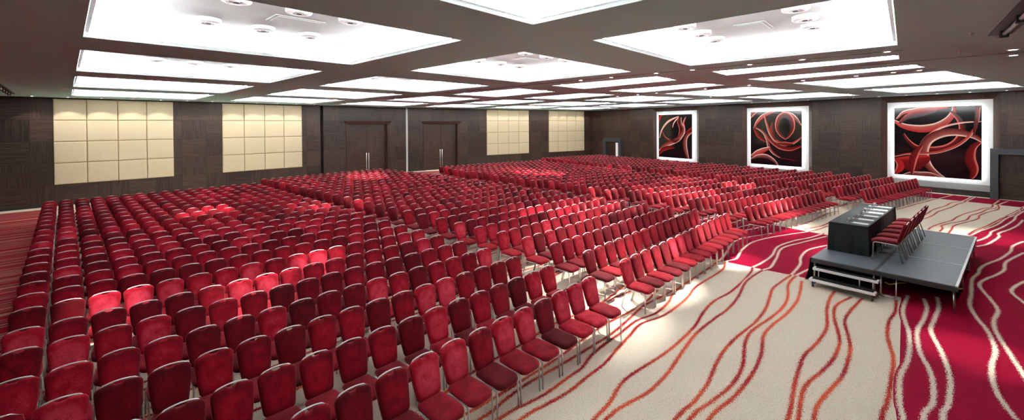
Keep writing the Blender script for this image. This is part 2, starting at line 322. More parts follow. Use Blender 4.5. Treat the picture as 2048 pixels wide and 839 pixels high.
# ------------------------------------------------------------------ floor
YS = -8.0                                  # the wall behind the camera
def fold_x(y): return (3.95 + y*(1-CT))/ST
def in_poly_kind(x, y):
    X2, Y2 = to2(x, y)
    if x < -.65: return 'striped'
    if x < 12.87 and .07 < y < 30.55: return 'beige'
    if 17.15 < X2 < 30.05 and 4.05 < Y2 < 34.75: return 'beige'
    return 'red'
def catmull(pts, step=.12):
    P = [Vector((p[0], p[1], 0)) for p in pts]
    P = [P[0]*2-P[1]] + P + [P[-1]*2-P[-2]]
    out = []
    for i in range(1, len(P)-2):
        p0, p1, p2, p3 = P[i-1:i+3]
        n = max(2, int((p2-p1).length/step))
        for k in range(n):
            t = k/n
            out.append(.5*((2*p1)+(p2-p0)*t+(2*p0-5*p1+4*p2-p3)*t*t+(3*p1-p0-3*p2+p3)*t**3))
    out.append(P[-2]); return out
def build_floor():
    V = []; F = []; MI = []; UV = []
    def poly(pts, z, mi):
        o = len(V); V.extend((p[0], p[1], z) for p in pts); F.append(tuple(range(o, o+len(pts)))); MI.append(mi); UV.append([(0, 0)]*len(pts))
    fy = fold_x(YS)
    poly([(-9, YS), (fy, YS), h2(WAX, YS+3.95), h2(WAX, W2Y), (20.2, W1Y), (-9, W1Y)], 0, 0)
    poly([(-.65, .07), (12.87, .07), (12.87, 30.55), (-.65, 30.55)], .0012, 1)
    poly([h2(17.15, 4.05), h2(30.05, 4.05), h2(30.05, 34.75), h2(17.15, 34.75)], .0012, 1)
    poly([(-9, YS), (-.65, YS), (-.65, 30.55), (-9, 30.55)], .0012, 2)
    poly([(-9, 30.55), (19.7, 30.55), (20.2, W1Y), (-9, W1Y)], .0024, 1)
    a = h2(11.5, 34.75)
    poly([(19.99, 30.7), h2(32.12, 34.75), h2(32.5, W2Y), (20.2, W1Y)], .0024, 1)
    poly([h2(32.12, YS+3.95), h2(WAX, YS+3.95), h2(WAX, W2Y), h2(32.12, 34.75)], .0024, 1)
    lines = []
    for t in TRACED:
        q = [t[0]]
        for p in t[1:]:
            if p[0]-q[-1][0] > .2 or (t[0][0] > t[-1][0] and (Vector(p)-Vector(q[-1])).length > .2): q.append(p)
        lines.append(q)
    # extend the lines that run on under the chairs or out behind the camera
    for q in lines[:4]: q.insert(0, (q[0][0]-2.2, q[0][1]+.1)); q.insert(0, (-.64, q[0][1]+.12))
    for q in lines[4:16]: q.insert(0, (q[0][0]-1.6, q[0][1]-.05)); q.insert(0, (q[0][0]-2.5, q[0][1]+.1)); q.insert(0, (-.6, q[0][1]-.05))
    rnd = random.Random(11); y = 4.75
    while y < 30:
        for k in range(rnd.choice((2, 2, 3))):
            y0 = y + k*rnd.uniform(.16, .26); ph = rnd.uniform(0, 6); am = rnd.uniform(.04, .09); wl = rnd.uniform(.9, 1.5)
            wv = lambda s: am*sin(s*wl+ph)+.04*sin(s*2.3*wl+ph*2)
            pts = []; x = -.6
            fx = fold_x(y0)
            while x < fx-.3: pts.append((x, y0+wv(x))); x += .6
            X2, Y2 = to2(fx, y0); s = X2+.3
            while s < 32.1: pts.append(h2(s, Y2+wv(s))); s += .6
            lines.append(pts)
        y += rnd.uniform(.75, 1.1)
    hw = .066
    for li, L in enumerate(lines):
        zz = .0028+.00012*(li % 40)
        C = catmull(L); o = len(V)
        for i, p in enumerate(C):
            t = (C[min(i+1, len(C)-1)]-C[max(i-1, 0)]).normalized(); n = Vector((-t.y, t.x, 0))
            V.append((p.x-n.x*hw, p.y-n.y*hw, zz)); V.append((p.x+n.x*hw, p.y+n.y*hw, zz))
        for i in range(len(C)-1):
            m = (C[i]+C[i+1])/2; k = in_poly_kind(m.x, m.y)
            if k == 'striped': continue
            F.append((o+2*i, o+2*i+2, o+2*i+3, o+2*i+1)); MI.append(3 if k == 'beige' else 4); UV.append([(0, 0), (0, 1), (1, 1), (1, 0)])
    me = bpy.data.meshes.new('floor'); me.from_pydata(V, [], F)
    for m in ('red', 'beige', 'striped', 'line_b', 'line_r'): me.materials.append(M[m])
    me.polygons.foreach_set('material_index', MI)
    uvl = me.uv_layers.new(name='UVMap'); uvl.data.foreach_set('uv', [c for f in UV for p in f for c in p])
    o = bpy.data.objects.new('floor', me); COL.objects.link(o); return struct(o)
build_floor()

# ------------------------------------------------------------------ ceiling with its lit recesses
ROW1 = [(.12, 4.23), (5.93, 10.26), (12.0, 16.5), (18.2, 22.85), (24.4, 29.2)]
ROW2 = [(3.98, 8.22), (9.93, 14.3), (15.93, 20.45), (22.1, 26.95), (28.4, 33.0)]
COFF = []      # (corner list in world, label, hall angle)
ROWN = ['first', 'second', 'third', 'fourth', 'fifth']
ROWT = ['row by the stage side', 'second row from the stage side', 'third row from the stage side', 'second row from the beige wall', 'row along the beige wall']
for ci, (x0, x1, cn) in enumerate(((.23, 5.0, 'leftmost column'), (6.7, 11.52, 'second column from left'))):
    for ri, (a, b) in enumerate(ROW1):
        COFF.append(([(x0, a), (x1, a), (x1, b), (x0, b)], 'large glowing ceiling recess, '+cn+', '+ROWT[ri], 0, (ci, ri)))
for ri, (a, b) in enumerate(ROW1):
    COFF.append(([(13.25, a), (14.05+.145*a, a), (14.05+.145*b, b), (13.25, b)], 'narrow wedge glowing recess, nearer of two wedges, '+ROWT[ri], 0, (2, ri)))
for ri, (a, b) in enumerate(ROW2):
    COFF.append(([h2(15.75-.118*a, a), h2(16.25, a), h2(16.25, b), h2(15.75-.118*b, b)], 'narrow wedge glowing recess, farther of two wedges, '+ROWT[ri], -TH, (3, ri)))
for ci, (x0, x1, cn) in enumerate(((17.95, 22.85, 'second column from artworks'), (24.6, 29.4, 'column nearest the artworks'))):
    for ri, (a, b) in enumerate(ROW2):
        COFF.append(([h2(x0, a), h2(x1, a), h2(x1, b), h2(x0, b)], 'large glowing ceiling recess, '+cn+', '+ROWT[ri], -TH, (4+ci, ri)))
def build_ceiling():
    fy = fold_x(YS)
    outer = [(-9, YS), (fy, YS), h2(WAX, YS+3.95), h2(WAX, W2Y), (20.2, W1Y), (-9, W1Y)]
    pts = [Vector(p) for p in outer]; edges = [(i, (i+1) % 6) for i in range(6)]
    for c, *_ in COFF:
        o = len(pts); pts += [Vector(p) for p in c]; edges += [(o+i, o+(i+1) % 4) for i in range(4)]
    v, e, f, *_ = delaunay_2d_cdt(pts, edges, [], 1, 1e-5)
    def inside(p, q):
        return all((q[(i+1) % 4][0]-q[i][0])*(p[1]-q[i][1])-(q[(i+1) % 4][1]-q[i][1])*(p[0]-q[i][0]) > 0 for i in range(4))
    mb = MB(); keep = []
    for t in f:
        c = sum((v[i] for i in t), Vector((0, 0)))/len(t)
        if not any(inside(c, q) for q, *_ in COFF): keep.append(tuple(t)[::-1])
    mb.add([(p.x, p.y, HC) for p in v], keep)
    struct(mb.build('ceiling', M['ceiling']))
build_ceiling()
HP = 5.87
for q, lab, ang, idx in COFF:
    c = (sum(p[0] for p in q)/4, sum(p[1] for p in q)/4)
    r = empty('ceiling_light_recess', (c[0], c[1], HC)); tag(r, lab, 'ceiling light', 'glowing rectangular recesses in the ceiling')
    L = [(p[0]-c[0], p[1]-c[1]) for p in q]
    mb = MB()
    for i in range(4):
        a, b = L[i], L[(i+1) % 4]
        mb.quad((a[0], a[1], 0), (a[0], a[1], HP-HC), (b[0], b[1], HP-HC), (b[0], b[1], 0))
    mb.add([(p[0], p[1], HP-HC) for p in L], [(3, 2, 1, 0)])
    mb.build('recess_lining', M['recess'], r)
    for i in range(4):
        a, b = Vector(L[i]), Vector(L[(i+1) % 4]); d = (b-a); ln = d.length; d /= ln; n = Vector((-d.y, d.x))*.02
        a2, b2 = a+n+d*.05, b+n-d*.05
        a3, b3 = a2+n*2.2, b2+n*2.2
        MB().quad((a3.x, a3.y, .06), (a2.x, a2.y, .095), (b2.x, b2.y, .095), (b3.x, b3.y, .06)).build('light_strip', M['strip'], r)
    # round air diffusers, where the photo shows them
    if idx in ((0, 0), (0, 1), (1, 0), (1, 1), (0, 2), (1, 2)):
        cname = {(0, 0): 'recess above the camera', (0, 1): 'big left recess', (1, 0): 'big right recess', (1, 1): 'big middle recess', (0, 2): 'second left recess', (1, 2): 'recess beyond the middle one'}[idx]
        for j, dy in enumerate((-.85, .95)):
            for i, dx in enumerate((-.85, .03, .9)):
                d = MB(); d.lathe([(0, -.085), (.05, -.085), (.05, -.075), (.10, -.075), (.11, -.09), (.16, -.09), (.175, -.075), (.19, -.075), (.2, -.06), (.2, 0)], 28)
                o = d.build('air_diffuser', M['white_disc'], None, True, (c[0]+dx, c[1]+dy, HP))
                tag(o, 'round white air diffuser in %s, %s row, %s from left' % (cname, ('near', 'far')[j], ORD[i+1]), 'vent', 'round air diffusers')
                MB().cyl((0, 0), .045, -.092, -.084, 16).build('diffuser_core', M['groove'], o)
        p = MB(); p.box((-.42, -.27, -.012), (.42, .27, 0)); p.box((-.36, -.21, -.02), (.36, .21, -.012))
        tag(p.build('access_panel', M['recess'], None, False, (c[0]+.3, c[1]+.03, HP)), 'flat white access panel in ceiling of the '+cname, 'panel')
        s = MB(); s.lathe([(0, -.05), (.04, -.05), (.06, -.03), (.07, 0)], 16)
        tag(s.build('smoke_detector', M['white_disc'], None, True, (c[0]+1.85, c[1]+1.65, HP)), 'small round smoke detector in corner of the '+cname, 'detector')
# partition track grooves
def groove(a, b, name, w=.05):
    a, b = Vector(a), Vector(b); d = (b-a).normalized(); n = Vector((-d.y, d.x))*w/2
    mb = MB(); P = [a-n, b-n, b+n, a+n]
    mb.add([(p.x, p.y, HC-.004) for p in P]+[(p.x, p.y, HC+.001) for p in P], [(0, 3, 2, 1), (4, 5, 6, 7), (0, 1, 5, 4), (1, 2, 6, 5), (2, 3, 7, 6), (3, 0, 4, 7)])
    struct(mb.build(name, M['groove']))
groove((12.38, .05), (12.38, 31.3), 'trim_1'); groove(h2(17.12, 4.0), h2(17.12, 35.4), 'trim_2')
groove((14.55, -3.0), (14.95, .9), 'trim_3', .03)
# recessed slot with brackets on the right of the ceiling, and one on the left
def slot(name, label, x0, x1, y0, y1, along_x):
    r = empty(name, ((x0+x1)/2, (y0+y1)/2, HC)); tag(r, label, 'ceiling slot')
    hx, hy = (x1-x0)/2, (y1-y0)/2
    f = MB(); f.box((-hx, -hy, -.02), (hx, hy, .0)); f.build('slot_tray', M['portal'], r)
    if along_x: MB().tube([(-hx+.05, 0, -.07), (hx-.05, 0, -.07)], .03, 10).build('slot_tube', M['steel'], r, True)
    else: MB().tube([(0, -hy+.05, -.07), (0, hy-.05, -.07)], .03, 10).build('slot_tube', M['steel'], r, True)
    n = max(2, int((2*(hx if along_x else hy))/1.1))
    for k in range(n):
        t = -1+.25+(2-.5)*k/(n-1)
        b = MB(); p = (t*hx, 0) if along_x else (0, t*hy)
        b.box((p[0]-.05, p[1]-.05, -.13), (p[0]+.05, p[1]+.05, -.02)); b.build('slot_bracket', M['black'], r)
slot('ceiling_slot', 'dark grey recessed ceiling slot with bracketed tube above stage', 7.6, 11.41, -1.36, -1.08, True)
slot('ceiling_slot', 'dark ceiling slot above the striped left aisle', -1.72, -1.5, 20.5, 29.0, False)
for i, (x, y) in enumerate(((10.9, -.83), (13.47, -.85), (15.95, -1.02))):
    s = MB(); s.lathe([(0, -.05), (.02, -.05), (.02, -.03), (.012, -.02), (.05, -.006), (.05, 0)], 12)
    tag(s.build('ceiling_sprinkler', M['steel'], None, True, (x, y, HC)), 'tiny ceiling sprinkler right of the recesses, %s from camera' % ORD[i+1], 'sprinkler')

# ------------------------------------------------------------------ recessed downlights
def downlight(x, y, label, group, power=40, cone=100, blend=.3, z=HC, r=.055, aim=None):
    d = MB(); d.lathe([(r+.03, .0), (r+.03, -.008), (r, -.012), (r, .0)], 20)
    o = d.build('downlight', M['white_disc'], None, True, (x, y, z)); tag(o, label, 'light', group)
    MB().cyl((0, 0), r, -.009, -.004, 16).build('lens', M['lamp'], o)
    l = bpy.data.lights.new('downlight_beam', 'SPOT'); l.energy = power; l.spot_size = rad(cone); l.spot_blend = blend; l.shadow_soft_size = .04; l.color = (1, .95, .88)
    lo = bpy.data.objects.new('downlight_beam', l); COL.objects.link(lo); lo.location = (x, y, z-.03)
    if aim is not None:
        v = Vector(aim)-Vector((x, y, z)); lo.rotation_euler = v.to_track_quat('-Z', 'Y').to_euler()
for i in range(12):
    downlight(-1.07+1.2*i, 30.6, 'small downlight at the left beige panels wall, %s from left' % ORD[i+1], 'downlights along the beige panel wall')
for i, x in enumerate((16.0, 17.25)):
    downlight(x, 30.75, 'small downlight above the left double door, %s of two' % ORD[i+1], 'downlights along the beige panel wall', 230, 44, .6)
for i, x in enumerate((13.55, 14.7)):
    p = h2(x, 34.95); downlight(*p, 'small downlight above the right double door, %s of two' % ORD[i+1], 'downlights along the beige panel wall', 230, 44, .6)
for i in range(13):
    p = h2(17.9+1.15*i, 34.8); downlight(*p, 'small downlight at the far beige panels, %s from the doors' % ORD[i+1], 'downlights along the beige panel wall', 26)
for i in range(25):
    p = h2(31.8, 33.6-1.25*i); downlight(*p, 'small downlight along the artwork wall, %s from far corner' % ORD[i+1] if i < 25 else '', 'downlights along the artwork wall', 16)
for i, (p, n) in enumerate((((14.04, -1.69), 'nearer'), ((15.23, -1.84), 'farther'))):
    downlight(*p, 'small bright ceiling downlight by right frame edge, %s of pair' % n, 'pair of downlights at the right', 40, 60, .5, r=.07)
# brighter accent spots along the partition track and among the recesses: they make the pools of light on chairs and carpet, except the added wide ones
POOLS = [((12.38, 4.48), (13.1, 4.0), 90, 13), ((12.38, 3.0), (10.0, 4.5), 120, 14), ((12.38, 1.85), (14.6, 4.4), 90, 10), ((12.38, .3), (10.8, -.77), 45, 10),
         ((12.38, 5.56), (11.75, 10.0), 160, 9), ((4.6, 9.7), (2.5, 9.4), 130, 10), ((4.6, 8.9), (4.2, 10.4), 90, 8), ((.6, 9.8), (.5, 10.6), 90, 8), ((11.1, 6.3), (8.0, 4.9), 100, 14),
         ((11.1, 16.1), (7.0, 16.8), 110, 14), ((4.6, 16.1), (3.4, 18.9), 110, 12), ((18.43, 2.73), (18.8, 3.4), 90, 11), ((19.03, 4.64), (23.5, 6.2), 170, 9), ((20.25, 9.08), (16.7, 10.4), 150, 10), ((20.5, 10.2), (21.0, 18.1), 300, 12),
         ((17.65, .28), (21.2, -1.8), 110, 12), ((17.5, -.3), (16.3, .9), 80, 14), ((13.6, 16.1), (16.0, 25.0), 260, 12), ((25.5, 8.2), (27.0, 16.0), 250, 10), ((11.1, 18.6), (12.6, 24.3), 180, 12),
         ((12.38, 7.1), (10.5, 6.8), 70, 26), ((12.38, 8.3), (13.4, 8.5), 80, 26), ((18.0, 1.2), (18.6, 4.4), 80, 26), ((19.5, 6.5), (19.0, 7.6), 80, 28), ((20.9, 11.6), (24.0, 7.0), 110, 26)]  # wide spots added to brighten the three farther seat blocks
for i, (s, t, pw, cn) in enumerate(POOLS):
    rec = any(all((q[(k+1) % 4][0]-q[k][0])*(s[1]-q[k][1])-(q[(k+1) % 4][1]-q[k][1])*(s[0]-q[k][0]) > 0 for k in range(4)) for q, *_ in COFF)
    downlight(s[0], s[1], 'small accent ceiling spotlight lighting a pool of light on seats or carpet below', 'accent spotlights in the ceiling', pw*15.0, cn*2, .9, z=HP if rec else HC, aim=(t[0], t[1], .6))

# ------------------------------------------------------------------ walls
def wall(name, loc, rz, x0, x1, openings=(), depth=.3, mat='wood'):
    xs = sorted({x0, x1, *[v for o in openings for v in o[:2]]}); zs = sorted({0, HC, *[v for o in openings for v in o[2:4]]})
    mb = MB()
    for a, b in zip(xs, xs[1:]):
        for c, d in zip(zs, zs[1:]):
            if any(o[0] <= a and b <= o[1] and o[2] <= c and d <= o[3] for o in openings): continue
            mb.quad((a, 0, c), (b, 0, c), (b, 0, d), (a, 0, d))
    for o in openings:
        a, b, c, d = o[:4]
        mb.quad((a, 0, c), (a, 0, d), (a, depth, d), (a, depth, c)); mb.quad((b, 0, c), (b, depth, c), (b, depth, d), (b, 0, d))
        mb.quad((a, 0, d), (b, 0, d), (b, depth, d), (a, depth, d))
        if c > 0: mb.quad((a, 0, c), (a, depth, c), (b, depth, c), (b, 0, c))
    mb.quad((x0, depth, 0), (x1, depth, 0), (x1, depth, HC), (x0, depth, HC))
    return struct(mb.build(name, M[mat], None, False, loc, rz))
D1 = (14.99, 18.3); D2 = (12.9, 15.95)
wall('wall_back_left', (0, W1Y, 0), 0, -9, 20.2, [(12.86, 13.08, 0, HC), (*D1, 0, 4.1)])
O2 = 19.42
wall('wall_back_right', (*h2(O2, W2Y), 0), -TH, 11.33-O2, WAX-O2, [(D2[0]-O2, D2[1]-O2, 0, 4.1)])
AC = [24.64, 16.05, 7.57]     # centres of the three artworks along the wall
OA = 34.68
def ax(y2): return OA-y2
wall('wall_right', (*h2(WAX, OA), 0), -TH-pi/2, ax(W2Y), ax(YS+3.95), [(ax(c+2.4), ax(c-2.4), .3, 5.42) for c in AC], .3)
wall('wall_left', (-9, YS, 0), pi/2, 0, W1Y-YS)
wall('wall_front_left', (fold_x(YS), YS, 0), pi, 0, fold_x(YS)+9)
wall('wall_front_right', (*h2(WAX, YS+3.95), 0), pi-TH, 0, WAX-to2(fold_x(YS), YS)[0])
# corner profile between the two halls, dark slot back
mb = MB(); mb.box((-.09, -.05, 0), (.1, .02, HC)); struct(mb.build('trim_4', M['white'], None, False, (20.2, W1Y, 0), -TH/2))
mb = MB(); mb.box((12.865, .26, 0), (13.075, .29, HC)); struct(mb.build('trim_5', M['groove'], None, False, (0, W1Y, 0)))
# skirting
def skirt(name, loc, rz, spans):
    mb = MB()
    for a, b in spans: mb.box((a, -.02, 0), (b, .0, .12))
    struct(mb.build(name, M['groove'], None, False, loc, rz))
skirt('baseboard_back_left', (0, W1Y, 0), 0, [(-9, 12.86), (13.08, 14.79), (18.52, 20.1)])
skirt('baseboard_back_right', (*h2(O2, W2Y), 0), -TH, [(11.43-O2, D2[0]-.2-O2), (D2[1]+.2-O2, WAX-O2)])
skirt('baseboard_right', (*h2(WAX, OA), 0), -TH-pi/2, [(ax(W2Y), ax(33.5)), (ax(30.8), ax(5.5)), (ax(2.2), ax(YS+3.95))])
# padded wall panels
def padded(loc, rz, x0, x1, label):
    r = empty('padded_wall_panel', loc, rz); tag(r, label, 'wall panel', 'beige padded panels on the back wall')
    z0, z1 = 1.08, 5.44
    MB().box((x0, -.03, z0), (x1, -.001, z1)).build('backing', M['beige_gap'], r)
    w, h = (x1-x0)/4, (z1-z0)/4
    me = None
    for i in range(4):
        for j in range(4):
            if me is None:
                a, b = w-.03, h-.03; q = []
                mb = MB()
                rings = [(0, 0), (0, .03), (.012, .045), (.05, .052)]
                for (ins, d) in rings: mb.v += [(-a/2+ins, -d, -b/2+ins), (a/2-ins, -d, -b/2+ins), (a/2-ins, -d, b/2-ins), (-a/2+ins, -d, b/2-ins)]
                for k in range(3): mb.f += [(4*k+n, 4*k+(n+1) % 4, 4*k+4+(n+1) % 4, 4*k+4+n) for n in range(4)]
                mb.f.append((12, 13, 14, 15)); mb.mi = [0]*len(mb.f)
                o = mb.build('padded_tile', M['beige_tile'], r); me = o.data
            else:
                o = bpy.data.objects.new('padded_tile', me); COL.objects.link(o); o.parent = r
            o.location = (x0+w*(i+.5), -.03, z0+h*(j+.5))
padded((0, W1Y, 0), 0, -.4, 4.37, 'big beige padded wall panel farthest left on back wall')
padded((0, W1Y, 0), 0, 6.78, 11.56, 'big beige padded wall panel left of the double doors')
padded((*h2(O2, W2Y), 0), -TH, 19.0-O2, 23.85-O2, 'beige padded wall panel right of the double doors')
padded((*h2(O2, W2Y), 0), -TH, 26.38-O2, 31.25-O2, 'beige padded wall panel nearest the far corner')
# double doors
def double_door(name, loc, rz, x0, x1, top=4.1):
    r = empty(name, loc, rz); struct(r); c = (x0+x1)/2
    fr = MB()
    for s, x in ((-1, x0), (1, x1)):
        a, b = (x-.2, x) if s < 0 else (x, x+.2)
        fr.box((a, -.05, 0), (b, .0, top))
    # flared head moulding
    y0, y1 = -.05, -.16
    z0, z1 = top, top+.24
    A, B = x0-.2, x1+.2
    fr.add([(A, 0, z0), (B, 0, z0), (B+.16, 0, z1), (A-.16, 0, z1), (A, y0, z0), (B, y0, z0), (B+.16, y1, z1), (A-.16, y1, z1)], [(4, 5, 6, 7), (0, 4, 7, 3), (1, 2, 6, 5), (3, 7, 6, 2), (0, 1, 5, 4)])
    fr.build('door_frame', M['wood_frame'], r)
    for s in (-1, 1):
        a, b = (x0+.01, c-.006) if s < 0 else (c+.006, x1-.01)
        w = b-a
        lf = MB(); lf.box((-w/2, -.03, .01), (w/2, .03, top-.01)); l = lf.build('door_leaf', M['wood_door'], r, False, ((a+b)/2, .25, 0))
        hx = (w/2-.09) if s < 0 else (-w/2+.09)
        h = MB(); h.tube([(hx, -.03, .5), (hx, -.1, .5)], .012, 8); h.tube([(hx, -.03, 1.7), (hx, -.1, 1.7)], .012, 8); h.tube([(hx, -.1, .39), (hx, -.1, 1.81)], .024, 12)
        h.build('pull_handle', M['steel'], l, True)
double_door('door_1', (0, W1Y, 0), 0, *D1)
double_door('door_2', (*h2(O2, W2Y), 0), -TH, D2[0]-O2, D2[1]-O2)
# dark portals on the artwork wall
def portal(name, y2a, y2b, top, jamb, ajar):
    r = empty(name, (*h2(WAX, OA), 0), -TH-pi/2); struct(r)
    x0, x1 = ax(y2a), ax(y2b)
    f = MB(); f.box((x0, -.35, 0), (x0+jamb, -.001, top)); f.box((x1-jamb, -.35, 0), (x1, -.001, top)); f.box((x0+jamb, -.35, top-jamb), (x1-jamb, -.001, top))
    f.build('portal_surround', M['portal'], r)
    if ajar:
        d = MB(); d.box((x0+jamb, -.06, 0), (x0+jamb+.62*(x1-x0-2*jamb), -.002, top-jamb)); d.build('door_leaf', M['wood_door'], r)
        g = MB(); g.box((x0+jamb+.64*(x1-x0-2*jamb), -.02, 0), (x0+jamb+.84*(x1-x0-2*jamb), -.002, top-jamb-.1)); g.build('door_gap', M['doorglow'], r)
    else:
        d = MB(); d.box((x0+jamb, -.06, 0), (x1-jamb, -.002, top-jamb)); d.build('door_leaf', M['wood_door'], r)
portal('door_3', 33.44, 30.91, 2.48, .36, True)
portal('door_4', 5.46, 2.3, 2.57, .28, False)

# ------------------------------------------------------------------ backlit artworks
def fade_mat():
    m, nt, b = new_mat('printed_swirls')
    a = nt.nodes.new('ShaderNodeVertexColor'); a.layer_name = 'ink'
    nt.links.new(a.outputs['Color'], b.inputs['Base Color']); b.inputs['Roughness'].default_value = .12; b.inputs['Specular IOR Level'].default_value = .5
    return m
M['print'] = fade_mat()
M['artblack'] = plain('glossy_black_print', (.006, .004, .005, 1), .08)
CR, PK, RD, DR, BK = srgb(246, 214, 200), srgb(226, 120, 110), srgb(170, 32, 30), srgb(84, 10, 12), (.006, .004, .005, 1)
# a swirl: path in the unit square (u right, v down), band width to the left (+) or right (-) of the path, ink at the path and at the far side
ARTS = [
 [([(0,.22),(.08,.05),(.2,-.02)], .14, RD, BK), ([(.02,.55),(.06,.4),(.14,.27),(.28,.15),(.45,.08),(.62,.04)], -.05, CR, PK),
  ([(.43,.3),(.46,.2),(.52,.13),(.62,.06)], -.03, CR, PK), ([(.62,.06),(.58,.18),(.63,.32),(.62,.44),(.56,.54),(.44,.59),(.3,.56),(.2,.5),(.13,.4)], .09, PK, BK),
  ([(.7,.07),(.72,.2),(.8,.3),(.8,.42),(.73,.52),(.62,.62),(.42,.7),(.2,.76),(0,.86)], -.12, CR, DR), ([(.8,.42),(.88,.36),(1,.28)], -.1, RD, BK),
  ([(.82,.06),(.78,.12),(.74,.2),(.8,.32)], .05, CR, RD), ([(0,.98),(.12,.88),(.3,.82),(.5,.78)], .1, RD, DR),
  ([(1,.42),(.9,.5),(.86,.6),(.87,.78),(.92,1)], -.12, CR, DR), ([(.3,.6),(.5,.66),(.66,.58)], .06, RD, BK)],
 [([(0,.12),(.1,.04),(.14,-.02)], .12, PK, BK), ([(.06,.32),(.1,.2),(.2,.08),(.34,.01),(.5,-.02)], -.07, CR, RD), ([(.62,0),(.8,.03),(.92,.12),(1,.26)], -.07, CR, DR),
  ([(.7,.52),(.6,.46),(.52,.36),(.5,.24),(.54,.1),(.64,.02),(.76,.03),(.85,.12),(.88,.24),(.86,.36),(.78,.47),(.7,.52)], -.12, PK, BK),
  ([(.28,.08),(.32,.25),(.38,.42),(.48,.55),(.6,.62),(.74,.63),(.88,.58),(1,.48)], .06, CR, RD), ([(.05,.3),(.16,.34),(.26,.42),(.32,.54),(.35,.66),(.42,.76),(.5,.82),(.6,.86)], .06, CR, DR),
  ([(.05,.31),(.12,.46),(.22,.54),(.32,.58)], .1, RD, BK), ([(.3,.42),(.36,.52),(.46,.62),(.6,.7),(.8,.72),(1,.64)], .08, PK, DR),
  ([(0,.84),(.12,.74),(.28,.68),(.4,.66)], -.1, CR, RD), ([(0,.9),(.14,.82),(.3,.8),(.42,.84),(.52,.92),(.57,1)], -.09, CR, BK), ([(.6,.86),(.76,.88),(.92,.9)], .02, RD, BK), ([(.44,.2),(.4,.3),(.42,.42),(.5,.54)], .1, DR, BK), ([(.55,.57),(.7,.56),(.85,.58)], -.07, PK, DR)],
 [([(.02,.16),(.1,.06),(.22,.02),(.4,.0),(.66,.0)], -.06, CR, RD), ([(.69,.0),(.68,.06),(.62,.15),(.52,.22),(.42,.25),(.3,.26),(.14,.24),(0,.18)], .11, CR, RD),
  ([(.66,.08),(.74,.2),(.76,.32),(.72,.44),(.64,.52),(.54,.56),(.42,.57),(.28,.55),(.18,.46),(.13,.38)], .1, PK, BK), ([(.24,1),(.27,.84),(.32,.64),(.38,.48),(.5,.36),(.62,.29),(.8,.24),(1,.22)], .03, CR, PK),
  ([(1,.5),(.9,.44),(.74,.41),(.6,.43),(.48,.5),(.43,.6),(.43,.72),(.47,.84),(.55,.94),(.62,1)], -.12, CR, DR), ([(0,.74),(.16,.7),(.34,.69),(.54,.66),(.72,.58),(.84,.48),(.92,.36),(.97,.22),(.99,.02)], .04, CR, RD),
  ([(0,.76),(.16,.72),(.34,.7),(.44,.7)], -.24, RD, DR), ([(0,.78),(.03,.86),(0,.98)], .1, PK, RD), ([(.1,1),(.2,.95),(.32,.94),(.45,.94),(.6,1)], -.06, CR, DR), ([(.24,.98),(.3,.72),(.36,.56)], .1, PK, DR),
  ([(1,.5),(.95,.58),(.94,.7),(.97,.84),(.95,.94),(.9,1)], -.12, PK, DR), ([(.96,0),(.97,.2),(.93,.4)], -.05, DR, BK), ([(.05,.22),(.15,.1),(.3,.05),(.52,.04)], -.1, RD, BK)],
]
def ink(c0, c1, f):
    if c1 is PK: a, b, g = c0, c1, f
    elif f < .14: a, b, g = c0, RD, f*2
    else:
        mid = RD if c0 is not CR else PK
        a, b, g = tuple(.6*q for q in mid), c1, min(1, ((f-.14)/.86)**.6)
    return tuple(a[q]*(1-g)+b[q]*g for q in range(3))+(1,)
